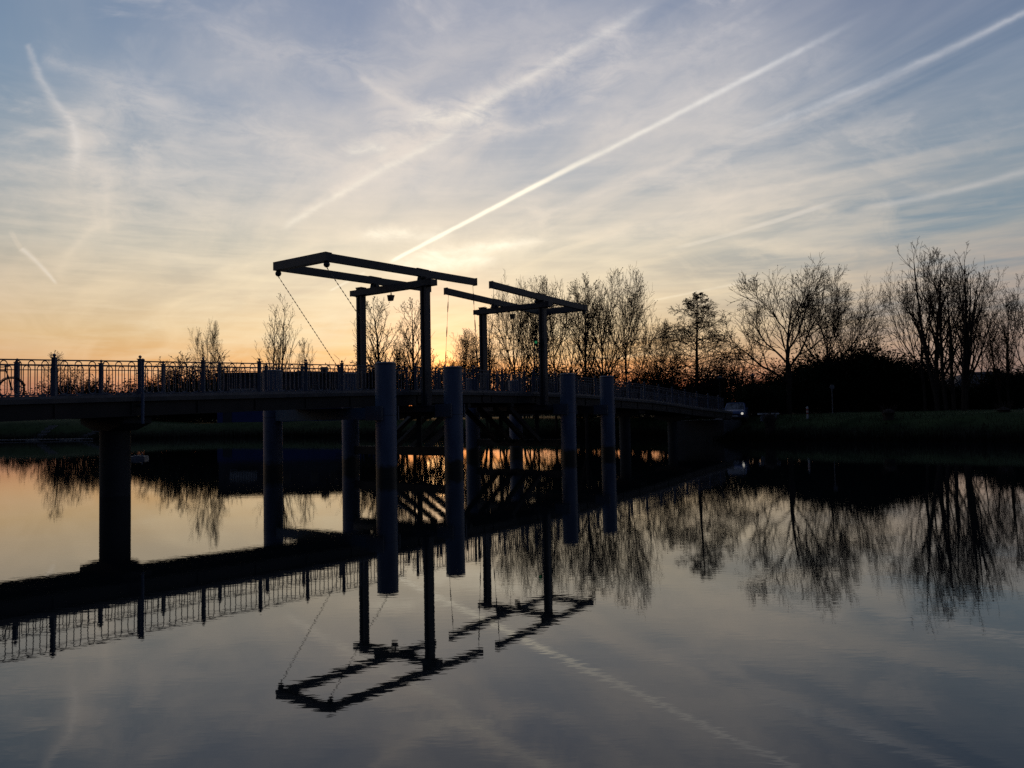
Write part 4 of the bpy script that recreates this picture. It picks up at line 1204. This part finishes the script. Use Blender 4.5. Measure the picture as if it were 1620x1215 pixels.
def cfg_vase(dens=1.0):
    return [dict(seg=8, wander=0.05, up=0.05, kids=9 * dens, f0=0.20, f1=0.85, ang=(22, 52), len=lambda f: 0.92 - 0.50 * f, rk=0.6, tp=0.7),
            dict(seg=7, wander=0.11, up=0.06, kids=9 * dens, f0=0.22, ang=(22, 48), len=lambda f: 0.62 - 0.30 * f, rk=0.55),
            dict(seg=5, wander=0.13, up=0.10, kids=7 * dens, f0=0.15, ang=(20, 50), len=lambda f: 0.60 - 0.25 * f, rk=0.6, rend=0.008),
            dict(seg=3, wander=0.15, up=0.10, kids=4 * dens, f0=0.15, ang=(20, 50), len=lambda f: 0.6 - 0.2 * f, rk=0.7, rend=0.008),
            dict(seg=2, wander=0.15, up=0.10, rend=0.008)]
def cfg_poplar(dens=1.0):
    return [dict(seg=10, wander=0.025, up=0.03, kids=30 * dens, f0=0.14, f1=0.98, ang=(24, 44), len=lambda f: 0.42 * (1 - f) ** 0.7 + 0.06, rk=0.45, tp=0.8),
            dict(seg=6, wander=0.08, up=0.16, kids=8 * dens, f0=0.15, ang=(20, 42), len=lambda f: 0.55 - 0.3 * f, rk=0.55),
            dict(seg=3, wander=0.12, up=0.14, kids=5 * dens, f0=0.15, ang=(20, 45), len=lambda f: 0.6 - 0.2 * f, rk=0.7, rend=0.008),
            dict(seg=2, wander=0.15, up=0.12, rend=0.008)]
def cfg_layer(dens=1.0):
    return [dict(seg=12, wander=0.02, up=0.03, kids=46 * dens, f0=0.12, f1=0.99, ang=(60, 88), len=lambda f: 0.54 * (1 - f) ** 0.88 + 0.025, rk=0.35, tp=0.9),
            dict(seg=6, wander=0.10, up=0.03, kids=11 * dens, f0=0.15, ang=(35, 65), len=lambda f: 0.42 - 0.22 * f, rk=0.5),
            dict(seg=3, wander=0.14, up=-0.02, kids=6 * dens, f0=0.1, ang=(30, 60), len=lambda f: 0.6 - 0.2 * f, rk=0.7, rend=0.009),
            dict(seg=2, wander=0.2, up=-0.03, rend=0.009)]
def cfg_bush(dens=1.0):
    return [dict(seg=6, wander=0.10, up=0.06, kids=9 * dens, f0=0.15, ang=(20, 50), len=lambda f: 0.6 - 0.25 * f, rk=0.6),
            dict(seg=4, wander=0.14, up=0.06, kids=7 * dens, f0=0.1, ang=(20, 55), len=lambda f: 0.6 - 0.2 * f, rk=0.65, rend=0.008),
            dict(seg=3, wander=0.16, up=0.05, kids=4 * dens, f0=0.1, ang=(20, 55), len=lambda f: 0.6 - 0.2 * f, rk=0.7, rend=0.008),
            dict(seg=2, wander=0.18, up=0.05, rend=0.008)]

VAR = {}
def variant(key, kind, seed, height=14.0, stems=1, dens=1.0, seeds=0.0, leaves=0, leafsize=0.2, width=1.0, tfat=1.0):
    t = Tree(seed); rng = t.rng
    Z = np.array([0, 0, 1.0])
    if kind == 'vase':
        for k in range(stems):
            d = unit(Z + rng.randn(3) * (0.03 if stems == 1 else 0.12)); t.limb(np.array([rng.uniform(-.4, .4) * (stems > 1), 0, -0.3]), d, height * 0.80, 0.26 * tfat, 0, cfg_vase(dens))
    elif kind == 'poplar':
        for k in range(stems):
            off = np.array([rng.uniform(-1, 1), rng.uniform(-1, 1), 0]) * (0.0 if stems == 1 else 0.6) * width
            d = unit(Z + np.array([off[0], off[1], 0]) * 0.10)
            h = height * (1.0 if k == 0 else rng.uniform(0.72, 0.97))
            t.limb(np.array([0, 0, -0.3]) + off, d, h, (0.20 if stems == 1 else 0.15) * tfat, 0, cfg_poplar(dens))
    elif kind == 'layer':
        t.limb(np.array([0, 0, -0.3]), Z, height, 0.20 * tfat, 0, cfg_layer(dens))
    elif kind == 'bush':
        for k in range(stems):
            d = tilt(rng, Z, math.radians(rng.uniform(4, 40) * width)); t.limb(np.array([rng.uniform(-.6, .6), rng.uniform(-.6, .6), -0.2]) * width, d, height * rng.uniform(0.6, 0.95), 0.06 * tfat, 0, cfg_bush(dens))
    big, tw = t.big, t.twig
    if kind == 'bush':
        allseg = big + tw; big = allseg[:stems * 6] if not t.big else t.big; tw = [x for x in tw]
    sc = 1.0
    arr = np.array([x[1] for x in big + tw]); top = arr[:, 2].max()
    sc = height / top
    def m_(lst, nm, k, extra=None):
        return segs_mesh(nm, np.array([x[0] for x in lst]) * [sc, sc, sc], np.array([x[1] for x in lst]) * sc, np.array([x[2] for x in lst]), np.array([x[3] for x in lst]), k, extra)
    extra = None
    tips = np.array(t.tips) * sc
    ev = []; ef = []
    if seeds:
        sel = tips[rng.rand(len(tips)) < seeds]
        V, Q = leaf_quads(rng, np.repeat(sel, 2, 0), 0.105)
        ev.append(V); ef.append(Q)
    if leaves:
        base_ = tips[rng.randint(0, len(tips), leaves)] + rng.randn(leaves, 3) * 0.35 * [1, 1, 0.8]
        base_ = base_[base_[:, 2] > 0.0]
        V, Q = leaf_quads(rng, base_, leafsize); ev.append(V); ef.append(Q + (len(ev[0]) if len(ev) > 1 else 0))
    if ev: extra = (np.concatenate(ev), np.concatenate(ef))
    if not big: big = tw[:8]
    VAR[key] = (m_(big, 'trunk', 6), m_(tw, 'crown', 3, extra), height, 'leaf' if leaves > 4000 else 'twig')
    VAR[key][0].materials.append(MT['bark']); VAR[key][1].materials.append(MT[VAR[key][3]])

variant('vaseA', 'vase', 11, 15, dens=1.0, seeds=0.35)
variant('vaseB', 'vase', 23, 15, dens=1.0, seeds=0.4, tfat=0.8)
variant('vaseC', 'vase', 37, 14, dens=0.95, seeds=0.5, tfat=0.7)
variant('popA', 'poplar', 5, 14, stems=1, dens=0.72, seeds=0.5)
variant('popB', 'poplar', 9, 14, stems=3, dens=0.55, seeds=0.5, width=1.6)
variant('popC', 'poplar', 15, 16, stems=1, dens=0.72, seeds=0.3, tfat=1.2)
variant('clump', 'poplar', 61, 16, stems=6, dens=0.42, seeds=0.3, width=2.3, tfat=1.25)
variant('layA', 'layer', 4, 13.5, dens=1.2, seeds=0.4)
variant('bushA', 'bush', 8, 5.0, stems=9, dens=0.72, seeds=0.4)
variant('bushB', 'bush', 18, 5.0, stems=16, dens=1.0, leaves=9000, leafsize=0.13, width=1.0)
variant('bushC', 'bush', 28, 5.0, stems=18, dens=1.0, leaves=11000, leafsize=0.13, width=1.15)

def tree(key, name, cat, px, d, ytop, label, group=None, wide=1.0, rz=None, zbase=None):
    tr, cr, h, _ = VAR[key]
    x, y, _ = at(px, d)
    z = ground_z(x, y) if zbase is None else zbase
    zt = z_of(px, ytop, d)
    k = (zt - z) / h
    rz = random.uniform(0, 6.28) if rz is None else rz
    t = thing(name, label, cat, (x, y, z), group, rz)
    t.scale = (k * wide, k * wide, k)
    place('trunk' if cat == 'tree' else 'stems', tr, None, t, (0, 0, 0)); place('crown', cr, None, t, (0, 0, 0))
    return t

GT = 'bare winter trees on the far banks'
T = [
    ('vaseA', 1248, 69, 405, 'big bare tree with wide forked crown, left-most on the right bank lawn', 1.0, 0.4),
    ('vaseB', 1312, 76, 420, 'bare tree just right of the big forked one, its crown overlapping', 0.75, 1.0),
    ('vaseC', 1352, 74, 470, 'lower rounded bare tree above the dark thicket on the right bank', 0.95, 2.0),
    ('vaseB', 1462, 68, 394, 'slender left stem of the tall clump on the right bank', 0.62, 1.0),
    ('popC', 1480, 70, 386, 'tall bare tree with straight trunk in the middle of the right clump', 1.1, 2.6),
    ('clump', 1506, 65, 366, 'tallest bare tree of the right clump, several trunks topping the skyline', 1.0, 3.1),
    ('vaseC', 1530, 72, 402, 'bare tree behind the tallest one in the right clump', 0.6, 4.1),
    ('vaseC', 1553, 74, 468, 'mid-height bare tree on the right shoulder of the tall clump', 0.7, 5.0),
    ('popB', 1600, 70, 452, 'bare tree at the right edge of the photo over the house roof', 1.0, 0.6),
    ('vaseC', 1640, 66, 430, 'bare tree cut by the right edge of the photo', 0.8, 0.2),
    ('layA', 1101, 76, 460, 'conifer-shaped tree with level layered branches right of the far portal', 1.3, 0.0),
    ('vaseC', 992, 72, 420, 'bare tree with dark forked trunk, right-most of the group behind the far portal', 0.62, 1.2),
    ('vaseB', 956, 75, 418, 'tall bare tree with leaning trunk right of the far portal', 0.62, 2.4),
    ('popA', 927, 72, 432, 'slim bare tree rising just past the right tip of the farther frame', 0.8, 3.0),
    ('vaseC', 878, 79, 424, 'bare tree crown directly behind the far portal near post', 0.7, 4.0),
    ('vaseA', 821, 80, 428, 'spreading bare tree between the two posts of the far portal', 0.55, 5.2),
    ('vaseB', 850, 88, 436, 'bare tree farther back between the far portal posts', 0.6, 0.7),
    ('popB', 783, 86, 492, 'low bare tree just right of the far portal left post', 0.9, 0.7),
    ('vaseC', 1045, 84, 500, 'small bare tree between the forked trunk and the layered conifer', 0.7, 0.9),
    ('popA', 602, 112, 466, 'thin upright tree framed by the near portal, left one', 1.2, 1.0),
    ('popA', 655, 110, 470, 'thin upright tree framed by the near portal, by its right post', 1.1, 2.8),
    ('popB', 634, 116, 508, 'shorter upright tree between the two thin ones in the near portal', 0.7, 1.9),
    ('vaseC', 737, 104, 512, 'round bare tree glowing orange beside the sun, between the portals', 0.95, 3.3),
    ('popB', 437, 132, 463, 'tallest tree left of the near portal, above the warehouse roof', 0.85, 2.2),
    ('popA', 485, 134, 533, 'small thin tree right of the tall one above the warehouse roof', 0.9, 2.0),
    ('vaseC', 332, 138, 502, 'lone bare tree with an airy crown left of the warehouse', 0.5, 1.5),
    ('popA', 92, 150, 553, 'small bare tree behind the first railing post from the left', 1.1, 1.5),
    ('popA', 1140, 92, 560, 'small tree in the gap between the layered conifer and the path lamp', 1.0, 3.5),
]
for key, px, d, yt, lab, wd, rz in T:
    tree(key, 'bare_tree' if key != 'layA' else 'conifer_tree', 'tree', px, d, yt, lab, GT, wd, rz)

GB = 'shrubs and undergrowth along the banks'
SH = [
    # (variant, px, d, ytop, wide, label)
    ('bushC', 1195, 67, 596, 1.3, 'dark leafy shrub behind the pale slab bench'),
    ('bushC', 1232, 72, 588, 1.4, 'dark shrub at the foot of the big forked tree'),
    ('bushB', 1270, 74, 566, 1.2, 'dense dark shrub right of the big forked tree trunk'),
    ('bushC', 1300, 76, 548, 1.1, 'tall dark shrub forming the left hump of the right bank thicket'),
    ('bushB', 1335, 75, 540, 1.1, 'tall dark shrub in the middle of the right bank thicket'),
    ('bushC', 1372, 76, 532, 1.05, 'highest dark shrub of the right bank thicket'),
    ('bushB', 1405, 75, 546, 1.1, 'tall dark shrub on the right shoulder of the thicket'),
    ('bushC', 1438, 74, 562, 1.2, 'dark shrub where the thicket meets the tall clump'),
    ('bushC', 1472, 76, 592, 1.5, 'low dark shrub under the slender left stem of the clump'),
    ('bushB', 1508, 77, 600, 1.5, 'low dark shrub under the tallest tree'),
    ('bushC', 1548, 76, 600, 1.6, 'low dark hedge-like shrub before the house'),
    ('bushB', 1600, 72, 566, 1.3, 'dark rounded shrub at the right edge before the house'),
    ('bushA', 1170, 80, 556, 1.2, 'twiggy bush in the gap between the two path lamps'),
    ('bushC', 1120, 78, 588, 1.3, 'dark shrub under the layered conifer'),
    ('bushB', 1075, 80, 596, 1.3, 'dark shrub left of the layered conifer trunk'),
    ('bushA', 1060, 78, 548, 1.1, 'twiggy bush beside the layered conifer'),
    ('bushA', 1020, 80, 560, 1.1, 'twiggy bush right of the forked trunk'),
    ('bushC', 1000, 84, 596, 1.5, 'dark shrub above the slimmest front pile'),
    ('bushB', 905, 80, 556, 0.9, 'dark round bush right of the far portal near post'),
    ('bushA', 960, 82, 560, 1.1, 'twiggy bush above the right-most piles'),
    ('bushA', 840, 90, 556, 1.1, 'twiggy bush between the far portal posts'),
    ('bushA', 800, 94, 560, 1.1, 'twiggy bush right of the far portal left post'),
    ('bushC', 930, 90, 600, 1.6, 'low dark bush beneath the farther frame right tip'),
    ('bushA', 760, 104, 540, 1.1, 'orange-lit twiggy bush left of the far portal'),
    ('bushA', 705, 108, 562, 1.0, 'low twiggy bush right in front of the setting sun'),
    ('bushA', 672, 106, 552, 1.0, 'twiggy bush behind the near portal right post'),
    ('bushA', 620, 108, 548, 1.1, 'twiggy bush inside the near portal'),
    ('bushA', 578, 112, 540, 0.9, 'twiggy bush behind the near portal left post'),
    ('bushA', 645, 112, 560, 1.0, 'twiggy bush low in the middle of the near portal'),
    ('bushA', 355, 142, 552, 1.2, 'twiggy bush right of the lone airy tree'),
    ('bushA', 300, 144, 556, 1.2, 'twiggy bush left of the lone airy tree'),
    ('bushA', 275, 140, 562, 1.0, 'twiggy bush farthest left of the lone airy tree'),
    ('bushC', 330, 130, 596, 1.9, 'dark leafy bush below the lone airy tree'),
    ('bushB', 285, 132, 600, 1.8, 'dark leafy bush behind the third railing bay'),
    ('bushC', 240, 130, 604, 1.6, 'dark leafy bush right of the slim pale pole'),
    ('bushB', 200, 134, 606, 1.6, 'dark leafy bush left of the slim pale pole'),
    ('bushA', 130, 140, 580, 1.3, 'twiggy bush seen through the second railing bay'),
    ('bushA', 165, 138, 590, 1.2, 'twiggy bush seen above the wide pier'),
    ('bushA', 100, 136, 592, 1.1, 'twiggy bush seen left of the wide pier through the railing'),
    ('bushC', 1400, 55, 668, 1.3, 'low dark clump on the right bank slope below the thicket'),
]
for key, px, d, yt, wd, lab in SH:
    tree(key, 'shrub', 'shrub', px, d, yt, lab, GB, wd)

# pollard stumps on the right bank
def pollard(px, d, ytop, label):
    x, y, _ = at(px, d); z = ground_z(x, y); zt = z_of(px, ytop, d); rng = np.random.RandomState(int(px))
    t = thing('pollard_willow', label, 'tree', (x, y, z))
    h = zt - z
    m = MB(); m.lathe((x, y, z - 0.2), [(0.42, 0), (0.34, 0.4), (0.33, h * 0.6), (0.46, h * 0.8), (0.36, h), (0.1, h + 0.12)], 12)
    m.v = [(a + rng.uniform(-.05, .05), b + rng.uniform(-.05, .05), c) for a, b, c in m.v]; obj('trunk', m, 'bark', t, smooth=True)
    m = MB()
    for k in range(46):
        a = rng.uniform(0, 6.28); zz = z + h * rng.uniform(0.2, 1.0); r = 0.36
        p = Vector((x + r * math.cos(a), y + r * math.sin(a), zz)); q = p + Vector((math.cos(a) * rng.uniform(.1, .35), math.sin(a) * rng.uniform(.1, .35), rng.uniform(0.1, 0.5)))
        m.tube(p, q, 0.02, 0.008, 4)
    obj('crown', m, 'twig', t)
pollard(1404, 56, 645, 'cut-back stump with short twigs on the right bank lawn')
pollard(1586, 54, 642, 'cut-back stump with short twigs near the right edge of the bank')
pollard(1216, 58, 652, 'cut-back stump low on the bank below the pale bench')

# reeds and rough grass along the visible shore
def reeds():
    rng = np.random.RandomState(5)
    idx = [k for k in range(nS) if (shore[k][1] > 40 and shore[k][0] > -75 and shore[k][0] < 45)]
    pts = []
    for k in idx:
        for _ in range(60):
            o_ = rng.uniform(-0.1, 1) ** 1 * rng.choice([0.8, 3.0, 7.5], p=[0.5, 0.3, 0.2])
            j = (k + 1) % nS; f = rng.rand()
            p = (shore[k] * (1 - f) + shore[j] * f) + rad[k] * o_
            pts.append((p[0], p[1], max(-0.1, ground_z(p[0], p[1])) , 1.0 if o_ < 1 else 0.5))
    pts = np.array(pts); n = len(pts)
    P0 = pts[:, :3] - [0, 0, 0.05]
    P1 = pts[:, :3] + np.c_[rng.randn(n) * 0.1, rng.randn(n) * 0.1, rng.uniform(0.2, 0.75, n) * pts[:, 3]]
    me = segs_mesh('reeds', P0, P1, np.full(n, 0.02), np.full(n, 0.004), 3)
    me.materials.append(MT['drygrass'])
    o = bpy.data.objects.new('reeds', me); COL.objects.link(o); o['kind'] = 'stuff'; o['label'] = 'dark rough grass and reeds along the far waterline'
reeds()

def far_wood():
    rng = np.random.RandomState(12)
    P0 = []; P1 = []; R0 = []; R1 = []; tips = []
    for k in range(900):
        a = rng.uniform(-0.85, 0.85); d = rng.uniform(175, 215)
        x, y = math.sin(a) * d / math.cos(a) if False else math.tan(a) * d, d
        h = rng.uniform(3.5, 7.5) * (1 + 0.35 * math.sin(a * 9) + 0.2 * math.sin(a * 23)) * (1 - 0.6 * math.exp(-((a + 0.06) / 0.13) ** 2))
        P0.append((x, y, 1.5)); P1.append((x, y, 1.5 + h)); R0.append(0.15); R1.append(0.03)
        for q in range(16):
            z = rng.uniform(0.2, 1.0) * h; aa = rng.uniform(0, 6.28); l = rng.uniform(0.8, 2.4) * (1.15 - z / h)
            e = (x + math.cos(aa) * l, y + math.sin(aa) * l, 1.5 + z + l * 0.9)
            P0.append((x, y, 1.5 + z)); P1.append(e); R0.append(0.06); R1.append(0.03); tips.append(e)
    tips = np.array(tips); b_ = np.repeat(tips, 3, 0) + rng.randn(len(tips) * 3, 3) * 0.7
    low_ = np.c_[rng.uniform(-190, 190, 26000), rng.uniform(172, 180, 26000), 1.5 + rng.rand(26000) ** 1.6 * 3.0]
    V, Q = leaf_quads(rng, np.concatenate([b_, low_]), 0.5)
    me = segs_mesh('far_wood', P0, P1, R0, R1, 3, (V, Q))
    me.materials.append(MT['twig'])
    o = bpy.data.objects.new('far_wood', me); COL.objects.link(o); o['kind'] = 'stuff'; o['label'] = 'distant band of bare woodland along the horizon'
far_wood()

def undergrowth():
    rng = np.random.RandomState(21)
    pts = []
    for (pa, pb, d0, d1, n, h) in ((1165, 1720, 79, 84, 15000, 1.5), (-80, 345, 138, 146, 9000, 3.4)):
        px = rng.uniform(pa, pb, n); d = rng.uniform(d0, d1, n)
        hh = h * (0.7 + 0.3 * np.sin(px * 0.05) * np.sin(px * 0.017 + 1))
        z0 = np.array([ground_z((a - 810) / F * b, b) for a, b in zip(px[::50], d[::50])]).repeat(50)[:n]
        pts.append(np.c_[(px - 810) / F * d, d, z0 - 0.1 + hh * rng.rand(n) ** 1.3])
    pts = np.concatenate(pts)
    V, Q = leaf_quads(rng, pts, 0.34)
    P0 = pts[::9]; P1 = P0 + np.c_[rng.randn(len(P0)) * 0.2, rng.randn(len(P0)) * 0.2, rng.uniform(0.2, 0.9, len(P0))]
    me = segs_mesh('undergrowth', P0, P1, np.full(len(P0), 0.02), np.full(len(P0), 0.008), 3, (V, Q))
    me.materials.append(MT['leaf'])
    o = bpy.data.objects.new('undergrowth', me); COL.objects.link(o); o['kind'] = 'stuff'; o['label'] = 'low dark undergrowth between the shrubs on the banks'
undergrowth()
